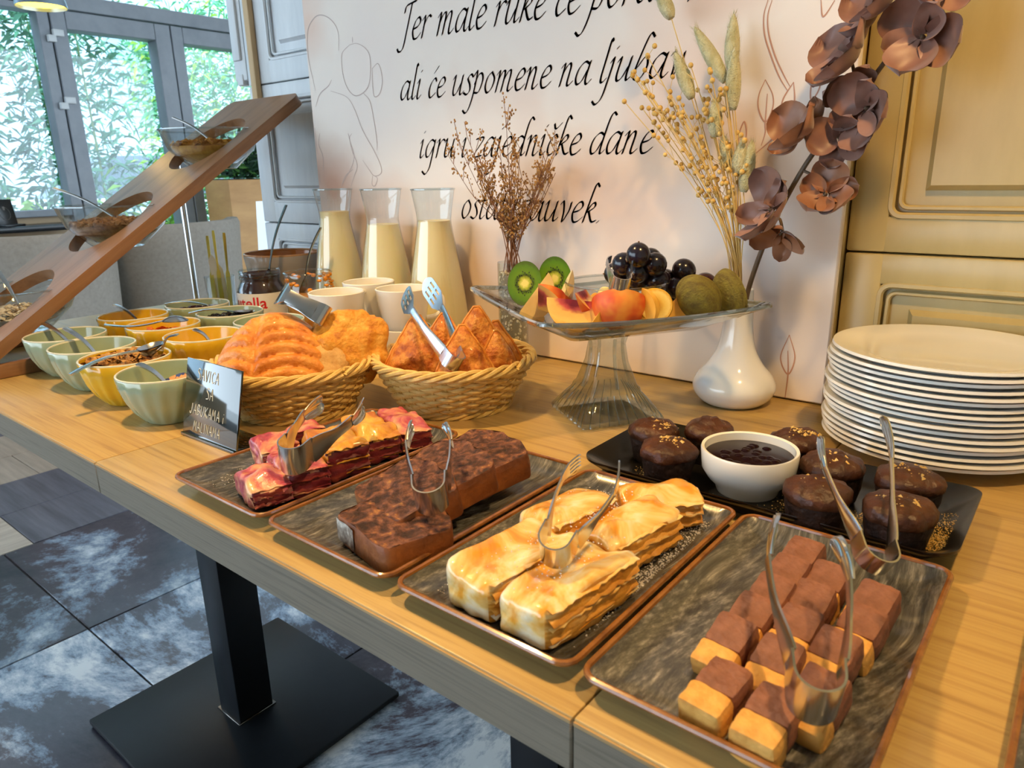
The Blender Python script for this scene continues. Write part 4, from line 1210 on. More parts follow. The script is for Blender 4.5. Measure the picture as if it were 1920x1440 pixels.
# ---- chocolate marble cake
choc = noisy('marble_cake', [(.36, '#2a130c'), (.46, '#4a2a1e'), (.54, '#6a4132'), (.62, '#84543a'), (.70, '#b98440')], (90, 90, 90), detail=7, rough=.7, bump=.9, bscale=130, dist=.5)
choc_c = noisy('cake_crust', [(.3, '#4a2412'), (.6, '#8a5026'), (.8, '#b06c32')], (30, 30, 30), detail=5, rough=.5, bump=.4, bscale=110)
flour = noisy('floured_crust', [(.35, '#3a2014'), (.5, '#8d8378'), (.62, '#d5d0c6')], (60, 60, 60), detail=5, rough=.8)
def cake_slice(loc, rot, lab, seed, w=.092, l=.070, th=.026):
    """loaf slice lying on its cut face; the outline is the loaf's section"""
    t = thing('cake_slice', lab, 'cake', loc, rot=rot, group='chocolate marble cake slices')
    prof = [(-w*.42, -l/2), (0, -l/2-.001), (w*.42, -l/2), (w*.47, -l*.2), (w*.50, l*.2), (w*.49, l*.36), (w*.36, l*.47), (w*.14, l*.56), (0, l*.53), (-w*.16, l*.57), (-w*.38, l*.46), (-w*.50, l*.34), (-w*.50, l*.1), (-w*.47, -l*.2)]
    P = catmull([(x, y, 0) for x, y in prof], 5, closed=True)
    r = random.Random(seed)
    n = len(P)
    def ring(f, z, j): return [V((p.x*f+.0012*nz(p, 60, seed+j), p.y*f+.0012*nz(p, 70, seed+j+2), z)) for p in P]
    MB().loft([ring(.985, 0, 0), ring(1.0, .002, 0), ring(1.005, th*.5, 1), ring(1.0, th-.002, 2), ring(.98, th-.0004, 2)], cap0=False, cap1=False).build('crust', [choc_c], t, ang=60)
    mb = MB()
    loops = []
    for f in (.985, .8, .6, .4, .2, .05):
        loops.append([V((q.x, q.y, th-.0008+.0022*nz((q.x, q.y, 0), 70, seed)+.0012*nz((q.x, q.y, 0), 210, seed)) ) for q in ring(f, 0, 2)])
    mb.loft(loops, cap0=False, cap1=True); mb.build('crumb', choc, t, ang=80)
    MB().loft([ring(.985, 0.0002, 0), ring(.02, 0.0002, 0)], cap0=False, cap1=True).build('underside', choc, t)
    return t
cake_slice((-.426, .364, ZT+.001), (0, .02, -.20), 'chocolate marble cake slice with a floured crust at the near end', 1)
cake_slice((-.450, .405, ZT+.010), (.22, .0, -.22), 'chocolate marble cake slice beneath the tongs', 2)
cake_slice((-.447, .452, ZT+.016), (.24, .0, -.25), 'chocolate marble cake slice with orange cut side behind the tongs', 3)
cake_slice((-.447, .500, ZT+.014), (.16, .0, -.24), 'chocolate marble cake slice at the far end of its tray', 4)
fp = MB().grid(lambda u, v: (-.038+u*.030, -.0372-.0006*math.sin(u*8), .003+v*.020), 10, 6)
fp.build('flour_patch', flour, bpy.data.objects['cake_slice'])
tongs('plain steel tongs standing on the marble cake slices', (-.392, .372, .801), (-.484, .432, .834), (-.446, .452, .834), wb=.026, wn=.011, wt=.015, rb=.0135, style='claw', bow=.002)

# ---- apple strudel
app_top = noisy('apple_pastry', [(.30, '#c4711c'), (.42, '#e3a23a'), (.50, '#efcd85'), (.60, '#f3e6c8'), (.75, '#e5b455')], (16, 16, 16), detail=4, rough=.22, bump=.35, bscale=70, coat=.5, dist=.8)
app_side = noisy('apple_layers', [(.3, '#a8661c'), (.5, '#d99a3a'), (.7, '#eccb85')], (14, 14, 170), detail=4, rough=.4, bump=.6, bscale=90)
g3 = 'apple strudel pieces on the tray'
strudel((-.305, .372, ZT), -.10, (.052, .100, .034), 'glazed apple strudel piece at the near left of the sugared tray', 11, app_top, app_side, g3, crk=.002)
strudel((-.254, .372, ZT), -.10, (.050, .104, .034), 'pale glazed apple strudel piece with layered cut side under the tongs', 12, app_top, app_side, g3, crk=.002)
strudel((-.318, .462, ZT), -.14, (.048, .080, .034), 'apple strudel piece with apricot glaze between the tong arms', 13, app_top, app_side, g3, crk=.002)
strudel((-.262, .470, ZT), -.16, (.046, .086, .034), 'crumbly apple strudel piece dusted with sugar behind the fork ended tong arm', 14, app_top, app_side, g3, crk=.003)
strudel((-.270, .535, ZT), -.75, (.044, .072, .030), 'apple strudel end piece at the far end of the sugared tray', 15, app_top, app_side, g3, crk=.003)
tongs('steel tongs with fork tines standing on the apple strudel', (-.262, .358, .803), (-.292, .432, .846), (-.253, .446, .842), wb=.024, wn=.007, wt=.015, rb=.0115, style='fork', bow=.003)

# ---- two layer bars
bar_b = noisy('yellow_cake', [(.3, '#c98a3a'), (.6, '#e6b05c'), (.8, '#d79c48')], (60, 60, 60), detail=5, rough=.6, bump=.5, bscale=160)
bar_c = noisy('cocoa_cake', [(.3, '#6e4230'), (.6, '#8f5d48'), (.8, '#7c4d38')], (70, 70, 70), detail=5, rough=.6, bump=.5, bscale=170)
bars = [(-.129, .341, 'at the near corner facing the sugared tray'), (-.098, .337, 'near end of its tray beside the tong bend'), (-.082, .370, 'under the bend of the tongs'),
        (-.142, .388, 'second in the column farthest from the tongs'), (-.111, .384, 'under the fluted tong arm'), (-.086, .413, 'under the ridged tong arm'),
        (-.140, .420, 'third in the column farthest from the tongs'), (-.112, .424, 'in the middle of the block of bars'), (-.080, .450, 'at the edge facing the bare tray side'),
        (-.139, .452, 'fourth in the column farthest from the tongs'), (-.114, .459, 'fourth in the middle column'), (-.080, .484, 'at the far corner beside the muffin tongs'),
        (-.139, .485, 'fifth in the column farthest from the tongs'), (-.113, .492, 'fifth in the middle column'), (-.139, .518, 'at the far end near the muffin tray')]
for k, (x, y, where) in enumerate(bars):
    t = thing('layer_bar', 'two layer chocolate and yellow cake bar '+where, 'cake', (x, y, ZT+.0008), rot=(.36 if k > 1 else .14, 0, -.10+.04*math.sin(k*2.1)), group='two layer cake bars on the tray')
    wv = .0265; th = .0225
    MB().bm(blob((wv, .018, th), 6, 9, .0007, 160, k)).build('yellow_layer', bar_b, t, (0, -.013, th/2))
    MB().bm(blob((wv*.985, .026, th*.985), 6, 9, .0007, 160, k+30)).build('cocoa_layer', bar_c, t, (0, .008, th/2))
tongs('steel tongs with fluted ends lying on the cake bars', (-.0735, .330, .796), (-.146, .448, .834), (-.098, .452, .828), wb=.028, wn=.012, wt=.017, rb=.0125, style='claw', bow=.004)
tongs('slim steel tongs bridging the muffin tray and the cake bars', (-.083, .506, .789), (-.160, .588, .846), (-.120, .668, .846), wb=.016, wn=.005, wt=.010, rb=.0125, style='claw', bow=.002)

# ---- sugar and crumbs
def dust(lab, m_, spots, size, seed, name='sugar_dust'):
    r = random.Random(seed); mb = MB()
    for (cx, cy, rx, ry, n, z0) in spots:
        for i in range(n):
            x = min(cx+2*rx, max(cx-2*rx, r.gauss(cx, rx))); y = min(cy+2*ry, max(cy-2*ry, r.gauss(cy, ry))); s = size*r.uniform(.4, 1.3); z = z0(x) if callable(z0) else z0
            mb.add([(x-s, y, z), (x+s*.5, y-s*.8, z), (x+s*.5, y+s*.8, z), (x, y, z+s)], [(0, 1, 3), (1, 2, 3), (2, 0, 3)])
    tag(mb.build(name, m_, smooth=False), lab, 'crumbs', kind='stuff')
dust('white icing sugar scattered over the apple strudel tray', sugar, [(-.345, .39, .006, .028, 200, TZ+.006), (-.232, .47, .006, .05, 900, TZ+.006), (-.226, .42, .004, .04, 300, TZ+.0065), (-.245, .55, .012, .008, 300, TZ+.006), (-.28, .375, .020, .022, 200, TZ+.0385), (-.288, .465, .020, .024, 300, TZ+.0385)], .00075, 4)
dust('white icing sugar scattered beside the raspberry strudel', sugar, [(-.672, .37, .010, .018, 140, TZ+.006), (-.605, .385, .012, .010, 120, TZ+.034)], .0007, 5)

# ================================================================== BLACK TRAY WITH MUFFINS
blk = noisy('black_glaze', [(.3, '#0c0b0b'), (.7, '#171514')], (30, 30, 30), rough=.28, bump=.1, coat=.4)
bt = thing('muffin_tray', 'long black tray with turned up corners holding chocolate muffins', 'tray', (-.2165, .661, TZ), .0)
mb = MB()
def bl(w, d, z, lift, R=.02):
    out = []
    for (x, y, _) in rrect(w, d, R, 8):
        out.append((x, y, z+lift*(abs(x)/(w/2))**3*1.0))
    return out
mb.loft([bl(.29, .11, 0, 0), bl(.30, .12, .002, 0), bl(.342, .156, .015, .007), bl(.342, .156, .0175, .007), bl(.334, .148, .0155, .007), bl(.296, .118, .0065, .001), bl(.27, .10, .0055, 0)])
mb.build('dish', blk, bt, ang=50)
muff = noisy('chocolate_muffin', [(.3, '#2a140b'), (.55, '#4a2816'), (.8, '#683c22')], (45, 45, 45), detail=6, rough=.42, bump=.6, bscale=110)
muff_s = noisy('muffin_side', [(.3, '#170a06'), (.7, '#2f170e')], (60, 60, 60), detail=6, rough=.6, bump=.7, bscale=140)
nutm = noisy('nut_crumb', [(.3, '#c9962f'), (.7, '#e6cf8f')], (200, 200, 200), rough=.8)
mp_ = [(-.305, .620, 'at the near left, beside the white sauce bowl', 1.0), (-.342, .662, 'at the far left corner of the black tray', .95), (-.296, .697, 'behind the near left muffin, touching the glass stand side', .95), (-.210, .721, 'half hidden behind the white sauce bowl', .9),
       (-.163, .675, 'and pale nuts between the sauce bowl and plates', 1.02), (-.155, .606, 'beside the slim tong arm at the near edge', 1.0), (-.099, .680, 'in front of the plate stack', 1.0), (-.092, .610, 'under the slim tongs near the yellow crumbs', 1.02)]
for k, (x, y, where, s) in enumerate(mp_):
    t = thing('chocolate_muffin', 'chocolate muffin sprinkled with nut crumbs '+where, 'muffin', (x, y, TZ+.0055), k*1.3, group='chocolate muffins on the black tray')
    rr = lambda a, z: 1+.03*math.sin(a*3+k)+.06*nz((math.cos(a), math.sin(a), z*60), 1.8, k)+.03*nz((math.cos(a), math.sin(a), z*90), 4, k)
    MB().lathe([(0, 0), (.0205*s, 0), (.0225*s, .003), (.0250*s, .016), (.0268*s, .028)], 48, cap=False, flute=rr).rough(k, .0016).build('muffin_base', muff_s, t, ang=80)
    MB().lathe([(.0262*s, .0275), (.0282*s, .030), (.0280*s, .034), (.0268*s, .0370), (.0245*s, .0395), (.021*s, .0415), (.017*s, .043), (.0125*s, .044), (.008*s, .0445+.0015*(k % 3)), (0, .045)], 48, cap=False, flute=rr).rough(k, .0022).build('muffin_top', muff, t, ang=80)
    r = random.Random(40+k); cb = MB()
    ox, oy = r.uniform(-.01, .01), r.uniform(-.01, .01)
    for i in range(150):
        px, py = r.gauss(ox, .009), r.gauss(oy, .009); rad = math.hypot(px, py)
        if rad > .025: continue
        z = .0446-.0075*(rad/.025)**2.3; q = r.uniform(.0004, .0013) if i > 8 else .0026
        cb.add([(px-q, py, z), (px+q, py-q, z), (px+q, py+q, z), (px, py, z+q)], [(0, 1, 3), (1, 2, 3), (2, 0, 3), (0, 2, 1)])
    o = cb.build('nut_crumbs', nutm, t, smooth=False); o['kind'] = 'stuff'
slope = lambda x: TZ+.0068+max(0, (x+.0815)/.031)*.012
dust('yellow nut crumbs scattered on the black tray', nutm, [(-.066, .622, .007, .012, 700, slope), (-.068, .650, .010, .018, 500, slope), (-.122, .642, .008, .008, 350, TZ+.0065), (-.27, .600, .018, .008, 200, TZ+.0065), (-.33, .615, .008, .012, 120, TZ+.0065), (-.19, .63, .01, .02, 150, TZ+.0065), (-.12, .60, .02, .01, 120, TZ+.0065)], .0006, 8, 'nut_crumb_scatter')
sb_ = thing('sauce_bowl', 'small white bowl of dark berry sauce on the black tray', 'bowl', (-.232, .647, TZ+.0055))
MB().lathe([(0, 0), (.029, 0), (.030, .002), (.033, .009), (.0395, .015), (.0445, .024), (.046, .043), (.0452, .0445), (.0425, .0435), (.0415, .028), (.034, .014), (0, .010)], 64, cap=False).build('bowl', porcelain, sb_, ang=50)
MB().lathe([(0, .037), (.041, .0365), (.0418, .0362)], 48, cap=False, flute=None).build('sauce_base', plain('berry_sauce', '#1a0408', rough=.2, spec=.2), sb_)
r = random.Random(5); mb = MB()
for i in range(26):
    a = r.random()*6.28; q = .028*math.sqrt(r.random())
    mb.ball((q*math.cos(a), q*math.sin(a), .0362), (.005, .005, .0022), 8)
mb.build('berry_lumps', MATS['berry_sauce'], sb_)['kind'] = 'stuff'

# ================================================================== PLATES
pm_ = MB()
Rp = .116
pm_.lathe([(0, .004), (.062, .004), (.066, .0), (.070, .0), (.071, .005), (.088, .009), (Rp-.003, .0135), (Rp, .0150), (Rp-.001, .0178), (Rp-.006, .0172), (.088, .0125), (.076, .0085), (0, .0078)], 96, cap=False)
first = None
for k in range(17):
    if not first:
        o = first = pm_.build('dinner_plate', porcelain, loc=(-.114, .893, TZ), ang=50)
    else:
        o = first.copy(); COL.objects.link(o)
    o.location = (-.114+.0025*math.sin(k*1.7), .893+.002*math.cos(k*2.3), TZ+.0063*k)
    if k == 16: tag(o, 'white dinner plate lying on top of the tall stack', 'plate', 'white dinner plates in a stack')
    else: tag(o, 'white dinner plate stacked under the topmost plate by the cream door', 'plate', 'white dinner plates in a stack')

# ================================================================== CARAFES
milk = noisy('vanilla_milk', [(.3, '#e0cf9c'), (.7, '#e8d9ab')], (3, 3, 3), rough=.3, sss=.2)
def carafe(x, y, lv, lab):
    t = thing('milk_carafe', lab, 'carafe', (x, y, TZ), group='glass carafes of milk in a row')
    P = [(.040, 0), (.050, .003), (.0555, .012), (.0565, .035), (.0540, .075), (.0475, .125), (.0400, .170), (.0335, .205), (.0305, .225), (.0300, .235), (.0318, .250), (.0350, .268), (.0378, .285)]
    P = [(p.x, p.y) for p in catmull([(a, b, 0) for a, b in P], 4)]
    mb = MB(); mb.lathe([(0, .0)]+P, 56, cap=False)
    mb.build('glass_body', glass, t, ang=60)
    MB().tube([(.0375*math.cos(a/48*2*PI), .0375*math.sin(a/48*2*PI), .285) for a in range(48)], .0016, 6, closed=True).build('rim', glass_solid, t)
    inner = [(max(0, r-.0022), z) for r, z in P if .006 < z < lv]
    rl = inner[-1][0]
    MB().lathe([(0, .007)]+inner+[(rl, lv), (rl*.9, lv-.001), (0, lv-.001)], 48, cap=False).build('milk', milk, t, ang=60)
    return t
carafe(-1.192, .915, .243, 'glass carafe of pale milk filled to the neck behind the jam jar')
carafe(-1.050, .915, .222, 'glass carafe of pale milk with the lowest fill, standing between two others')
carafe(-.912, .912, .232, 'glass carafe of pale milk standing nearest the dried flowers')

# ================================================================== MUGS
mugm = plain('mug_white', '#ece9e0', rough=.14, coat=.5)
def mug(x, y, z, hz, lab, s=1.0):
    t = thing('white_mug', lab, 'mug', (x, y, z), hz, group='white mugs stacked behind the baskets')
    h = .070*s; R = .0445*s; rb = .031*s
    MB().lathe([(0, .002), (rb-.004, .002), (rb-.003, 0), (rb, 0), (rb+.002, .004), (R*.84, h*.35), (R*.96, h*.75), (R, h-.001), (R-.001, h), (R-.0032, h-.001), (R*.92, h*.75), (R*.79, h*.35), (rb-.002, .008), (0, .006)], 56, cap=False).build('cup', mugm, t, ang=50)
    pts = catmull([(R*.95, 0, h*.84), (R+.016, 0, h*.80), (R+.020, 0, h*.55), (R+.010, 0, h*.34), (R*.84, 0, h*.28)], 6)
    MB().tube(pts, .0042, 8).build('handle', mugm, t)
mug(-.935, .708, TZ, -2.4, 'white mug at the bottom, behind the rough orange pastry')
mug(-.935, .708, TZ+.064, 2.6, 'white mug on top, behind the tongs on the ridged pastry')
mug(-.968, .802, TZ, .4, 'white mug at the bottom, in front of the middle carafe')
mug(-.968, .802, TZ+.066, -.9, 'white mug on top with its handle turned to the basket, before the middle carafe')
mug(-.872, .792, TZ, .2, 'white mug at the bottom, behind the basket of turnovers')
mug(-.872, .792, TZ+.064, .7, 'white mug on top, behind the slotted tongs')

# ================================================================== SPREAD JAR, JAM JAR, BROWN BOWL, TUMBLER
sp = thing('spread_jar', 'open glass jar of chocolate spread with red lettering on its label', 'jar', (-1.365, .842, TZ), -.62)
JP = [(.044, 0), (.048, .004), (.0495, .02), (.0495, .075), (.0475, .088), (.042, .099), (.0405, .104), (.042, .108), (.042, .124), (.0405, .126)]
MB().lathe([(0, 0)]+JP, 56, cap=False).build('glass_body', glass, sp, ang=50)
MB().lathe([(0, .003)]+[(r-.0018, z+.002) for r, z in JP[:-3]]+[(.0395, .118), (.03, .112), (0, .104)], 48, cap=False).build('spread', noisy('chocolate_spread', [(.3, '#2a1008'), (.7, '#3d1a0e')], (30, 30, 30), rough=.3), sp, ang=60)
MB().lathe([(.0502, .030), (.0502, .081)], 64, cap=False).build('label_band', plain('label_white', '#f0ece4', rough=.4), sp)
for z in (.110, .116, .122): MB().tube([(.0422*math.cos(a/48*2*PI), .0422*math.sin(a/48*2*PI), z) for a in range(48)], .0012, 5, closed=True).build('thread', glass_solid, sp)
def wrap_text(txt, par, R, zc, size, m_, a0):
    cu = bpy.data.curves.new('t', 'FONT'); cu.body = txt; cu.size = size; cu.resolution_u = 4; cu.offset = size*.012
    o = bpy.data.objects.new('t', cu); COL.objects.link(o)
    bpy.context.view_layer.update()
    me = bpy.data.meshes.new_from_object(o.evaluated_get(bpy.context.evaluated_depsgraph_get()))
    bpy.data.objects.remove(o)
    b = bmesh.new(); b.from_mesh(me)
    bmesh.ops.triangulate(b, faces=b.faces[:])
    w = max(v.co.x for v in b.verts)
    # cut long faces so that the print bends round the jar
    for k in range(1, 40):
        bmesh.ops.bisect_plane(b, geom=b.verts[:]+b.edges[:]+b.faces[:], plane_co=(w*k/40, 0, 0), plane_no=(1, 0, 0))
    for v in b.verts:
        a = a0+v.co.x/R; z = zc+v.co.y
        v.co = V((R*math.cos(a), R*math.sin(a), z))
    mb = MB().bm(b)
    bpy.data.meshes.remove(me)
    return mb.build('lettering', m_, par, smooth=False), w
_, wn_ = wrap_text('n', sp, .0505, .0505, .034, plain('label_black', '#1a1614', rough=.5), -1.6)
wrap_text('utella', sp, .0505, .0505, .034, plain('label_red', '#d81e28', rough=.5), -1.6+wn_/.0505+.05)
spoon('long steel spoon standing in the chocolate spread', (-1.352, .850, .858), (-1.338, .905, 1.004), bl=.04, bw=.028, hw=.013, m=steel_dark, group='spoons standing in the jars')
jj = thing('jam_jar', 'open glass jar of orange marmalade before the milk carafes', 'jar', (-1.168, .822, TZ))
JJ = [(.040, 0), (.044, .004), (.0455, .03), (.0455, .098), (.043, .112), (.042, .118), (.0445, .124), (.0445, .134), (.043, .136)]
MB().lathe([(0, 0)]+JJ, 56, cap=False).build('glass_body', glass, jj, ang=50)
MB().tube([(.0445*math.cos(a/48*2*PI), .0445*math.sin(a/48*2*PI), .135) for a in range(48)], .002, 6, closed=True).build('rim', glass_solid, jj)
MB().lathe([(0, .003), (.038, .004), (.0435, .03), (.0437, .094), (.03, .098), (0, .096)], 40, cap=False).build('marmalade', noisy('marmalade', [(.3, '#a8551a'), (.5, '#c9893a'), (.7, '#a9996a')], (40, 40, 40), rough=.25, coat=.5), jj)
r = random.Random(12); mb = MB()
for i in range(26):
    a = r.random()*2*PI; zz = r.uniform(.105, .132)
    mb.ball((.0425*math.cos(a), .0425*math.sin(a), zz), (.005, .005, r.uniform(.002, .005)), 7)
mb.build('marmalade_smears', plain('marmalade_bright', '#e08a1a', rough=.2, coat=.6), jj)['kind'] = 'stuff'
spoon('steel spoon standing in the marmalade jar', (-1.178, .815, .858), (-1.142, .842, .968), bl=.036, bw=.026, hw=.012, m=steel_dark, group='spoons standing in the jars')
bb = thing('brown_bowl', 'deep bowl with a brown glazed inside behind the spread jar', 'bowl', (-1.440, .950, TZ))
MB().lathe([(0, 0), (.05, 0), (.053, .004), (.066, .05), (.0785, .11), (.0835, .142), (.0825, .146)], 56, cap=False).build('outer_wall', plain('grey_glaze', '#a49a90', rough=.2, coat=.4), bb)
MB().lathe([(.0825, .146), (.079, .143), (.074, .11), (.06, .05), (.03, .02), (0, .018)], 56, cap=False).build('inner_wall', noisy('brown_glaze', [(.3, '#a8642a'), (.7, '#bd7836')], (10, 10, 30), rough=.2, coat=.4), bb)
MB().tube([(.0812*math.cos(a/56*2*PI), .0812*math.sin(a/56*2*PI), .1455) for a in range(56)], .0025, 6, closed=True).build('rim', plain('tan_rim', '#b98a5c', rough=.25, coat=.4), bb)
tu = thing('cutlery_glass', 'glass tumbler with a folded paper napkin at the back of the bowls', 'glass', (-1.560, .858, TZ))
MB().lathe([(0, 0), (.027, 0), (.028, .003), (.033, .095), (.0318, .095), (.0268, .006), (0, .005)], 40, cap=False).build('glass_body', glass, tu)
MB().grid(lambda u, v: (-.012+.022*u-.006*v, -.012+.02*u+.004*math.sin(v*3), .006+v*(.14-.05*abs(u-.3))), 12, 10).build('napkin', noisy('napkin_paper', [(.3, '#d9c7ab'), (.7, '#e6d8c0')], (20, 20, 20), rough=.8), tu)
for k, (dx, dy, h) in enumerate(((-.030, -.024, .178), (.0, .0, .190), (.030, .024, .186))):
    t = thing('table_knife', 'polished knife handle standing in the tumbler'+(' next to the napkin', ' between two others', ' closest to the brown bowl')[k], 'knife', (-1.560+dx*.4, .858+dy*.5, TZ+.008), rot=(.05*k-.05, .06*(k-1), .3*k), group='knives standing in the tumbler')
    mb = MB(); strip(mb, [V((0, 0, q*h)) for q in (0, .3, .5, .55, .75, .95, 1)], [.009, .010, .009, .004, .005, .0065, .005], V((.77, .63, 0)), .003)
    mb.build('knife', noisy('steel_yellow_reflection', [(0, '#e2c94a'), (1, '#f2e27a')], (20, 20, 20), rough=.2, metal=.5), t)  # yellow lamp reflections painted into the steel's base colour

# ================================================================== GLASS CAKE STAND
cs = thing('cake_stand', 'pressed glass square cake stand with a fluted foot', 'cake stand', (-.474, .776, TZ), -.572)
def sq(half, z, r=.012, wav=0, n=8):
    out = []
    L_ = rrect(half*2, half*2, r, n, z=z)
    # densify the straight sides so that they can be fluted
    P = []
    m = len(L_)
    for i in range(m):
        a, b = V(L_[i]), V(L_[(i+1) % m])
        k = max(1, int((b-a).length/.006))
        if half < .02: k = 1
        P += [a.lerp(b, j/k) for j in range(k)]
    return P
def resample(P, n):
    m = len(P); d = [0]
    for i in range(m): d.append(d[-1]+(P[(i+1) % m]-P[i]).length)
    out = []
    for k in range(n):
        s = d[-1]*k/n; i = 0
        while d[i+1] < s: i += 1
        out.append(P[i].lerp(P[(i+1) % m], (s-d[i])/max(1e-9, d[i+1]-d[i])))
    return out
NS = 160
def sqn(half, z, r=.012, wav=0, nf=32):
    P = resample(sq(half, z, r), NS)
    for i, p in enumerate(P):
        f = 1+wav*abs(math.sin(PI*nf*i/NS))
        p.x *= f; p.y *= f
    return P
foot = [sqn(.050, .0, .01, .03), sqn(.056, .004, .01, .05), sqn(.055, .008, .01, .05), sqn(.045, .024, .01, .04), sqn(.036, .036, .008, .02), sqn(.034, .042, .006), sqn(.031, .046, .006), sqn(.0225, .075, .006), sqn(.0195, .098, .006), sqn(.0215, .108, .006), sqn(.020, .112, .006), sqn(.024, .118, .006), sqn(.026, .124, .006)]
MB().loft(foot).build('fluted_foot', glass_solid, cs, ang=35)
for i in range(32):
    MB().tube([foot[q][(i*5) % NS]*1.0 for q in (1, 2, 3, 4)], .0007, 5).build('foot_flute', glass_rim, cs)
hollow = [sqn(.046, .0002, .01), sqn(.036, .018, .008), sqn(.027, .034, .006), sqn(.014, .065, .005), sqn(.008, .085, .004)]
for s in (-1, 1):
    for ax in (0, 1):
        p0 = [(s*.0235, 0, .106), (s*.0225, 0, .09), (s*.0262, 0, .066), (s*.034, 0, .043)]
        if ax: p0 = [(0, a, c) for a, b, c in p0]
        MB().tube(catmull(p0, 4), .0022, 6).build('foot_rib', glass_solid, cs)
def plat(half, z, lift, wav=0):
    P = resample(sq(half, z, .012), NS)
    for i, p in enumerate(P):
        ex = max(abs(p.x), abs(p.y))/half; co = min(abs(p.x), abs(p.y))/half
        p.z += lift*co**2
        f = 1-.02*math.cos(co*3)*wav
        p.x *= f; p.y *= f
    return P
pl_ = [plat(.05, .122, 0), plat(.085, .124, 0), plat(.10, .131, .002), plat(.138, .1485, .007, 1), plat(.140, .151, .007, 1), plat(.138, .154, .007, 1), plat(.10, .138, .002), plat(.085, .130, 0), plat(.05, .1285, 0)]
MB().loft(pl_).build('square_plate', glass_solid, cs, ang=40)
er = MB(); er.tube(plat(.1395, .1515, .007, 1), .003, 6, closed=True); er.build('plate_rim', glass_rim, cs)
ZP = TZ+.1295       # plate surface

# ---- fruit
peach_skin = noisy('peach_skin', [(.3, '#a82a1c'), (.5, '#d8612a'), (.68, '#e8a03c')], (22, 22, 22), rough=.5, detail=3)
peach_flesh = radial('peach_flesh', [(.22, '#7d1f2c'), (.36, '#c4524a'), (.5, '#e8b35c'), (.8, '#f2c96e'), (1, '#e9a63a')], .034, 'all', rough=.28, coat=.4)
yel_flesh = noisy('yellow_flesh', [(.3, '#e09a2c'), (.7, '#f0bf55')], (30, 30, 30), rough=.3, coat=.3)
pale_flesh = noisy('pale_flesh', [(.3, '#e8cf8a'), (.7, '#f3e2b0')], (30, 30, 30), rough=.3, coat=.3)
def wedge(loc, rot, R, ang, lab, group='fruit pieces on the cake stand', m1=None, m2=None, name='peach_wedge', pit=0):
    t = thing(name, lab, 'fruit', loc, rot=rot, group=group)
    n1, n2 = 16, 14
    sk = MB()
    pt = lambda th, ph, r=R: V((r*math.sin(ph)*math.cos(th), r*math.sin(ph)*math.sin(th), r*math.cos(ph)*.96))
    sk.grid(lambda u, v: pt((u-.5)*ang, v*PI), n1, n2)
    sk.build('skin', m1 or peach_skin, t, ang=80)
    fl_ = MB()
    for s in (-1, 1):
        def fn(u, v, s=s):
            ph = u*PI; q = pt(s*ang/2, ph)
            ir = R*pit*max(0, math.sin(ph))**.7
            inn = V((ir*math.cos(s*ang/2), ir*math.sin(s*ang/2), q.z*.92)) if pit else V((0, 0, q.z))
            return inn.lerp(q, v)
        fl_.grid(fn, n1, 8)
    if pit: fl_.grid(lambda u, v: V((R*pit*math.sin(v*PI)**.7*math.cos((u-.5)*ang), R*pit*math.sin(v*PI)**.7*math.sin((u-.5)*ang), R*math.cos(v*PI)*.883)), 8, n1)
    fl_.build('flesh', m2 or peach_flesh, t, ang=40)
    return t
def wrot(ang, n, a):
    """turn a wedge so that one cut face looks along n with its stalk axis along a"""
    n = V(n).normalized(); a = V(a); a = (a-n*a.dot(n)).normalized()
    ln = V((math.sin(-ang/2), -math.cos(ang/2), 0)); ln = V((-math.sin(ang/2), -math.cos(ang/2), 0)); la = V((0, 0, 1)); lb = ln.cross(la)
    W_ = Matrix((n, a, n.cross(a))).transposed(); L_ = Matrix((ln, la, lb)).transposed()
    return (W_ @ L_.transposed()).to_euler()
def put(p, lift=0): return (p[0], p[1], p[2]+lift)
wedge((-.470, .700, .914), wrot(1.3, (.50, -.80, .25), (.80, .52, -.10)), .037, 1.3, 'large peach wedge with a red stone hollow at the front corner of the stand')
wedge((-.530, .704, .912), (.9, .2, .5), .034, .45, 'thin peach slice lying at the left corner of the stand')
wedge((-.535, .722, .915), (1.2, .5, .7), .034, .30, 'thin pink edged peach slice lying over the other slices')
wedge((-.475, .716, .922), (1.4, 1.1, .2), .030, .40, 'orange peach slice lying on top of the large wedge')
wedge((-.430, .730, .911), wrot(2.4, (-.3, .5, .8), (.8, .5, 0)), .034, 2.4, 'red skinned peach half under the small tongs')
wedge((-.436, .699, .905), (.5, .4, 1.8), .026, .9, 'small orange peach chunk beside the large wedge', m2=yel_flesh)
wedge((-.555, .730, .913), (.1, .9, 1.6), .036, .5, 'pale melon slice standing against the kiwi', m1=pale_flesh, m2=pale_flesh, name='melon_slice', pit=0)
wedge((-.512, .735, .912), (.3, .5, 2.2), .036, .5, 'pale melon slice leaning on the glass bowl', m1=yel_flesh, m2=pale_flesh, name='melon_slice', pit=0)
wedge((-.408, .735, .905), (.1, .2, .3), .026, .9, 'yellow melon chunk lying before the banana', m1=yel_flesh, m2=yel_flesh, name='melon_slice', pit=0)
wedge((-.385, .772, .907), (.4, .7, 1.2), .028, .7, 'yellow melon slice between the banana and the kiwi half', m1=yel_flesh, m2=yel_flesh, name='melon_slice', pit=0)
kiwi_cut = radial('kiwi_cut', [(.14, '#d9cf7a'), (.26, '#9aa832'), (.40, '#33460e'), (.55, '#5d8418'), (.85, '#4d7616'), (1, '#43601a')], .027, 'z', rough=.25, coat=.5)
kiwi_skin = noisy('kiwi_skin', [(.3, '#5c4e22'), (.5, '#73682c'), (.7, '#857c30')], (60, 60, 200), rough=.8, bump=.5, bscale=400)
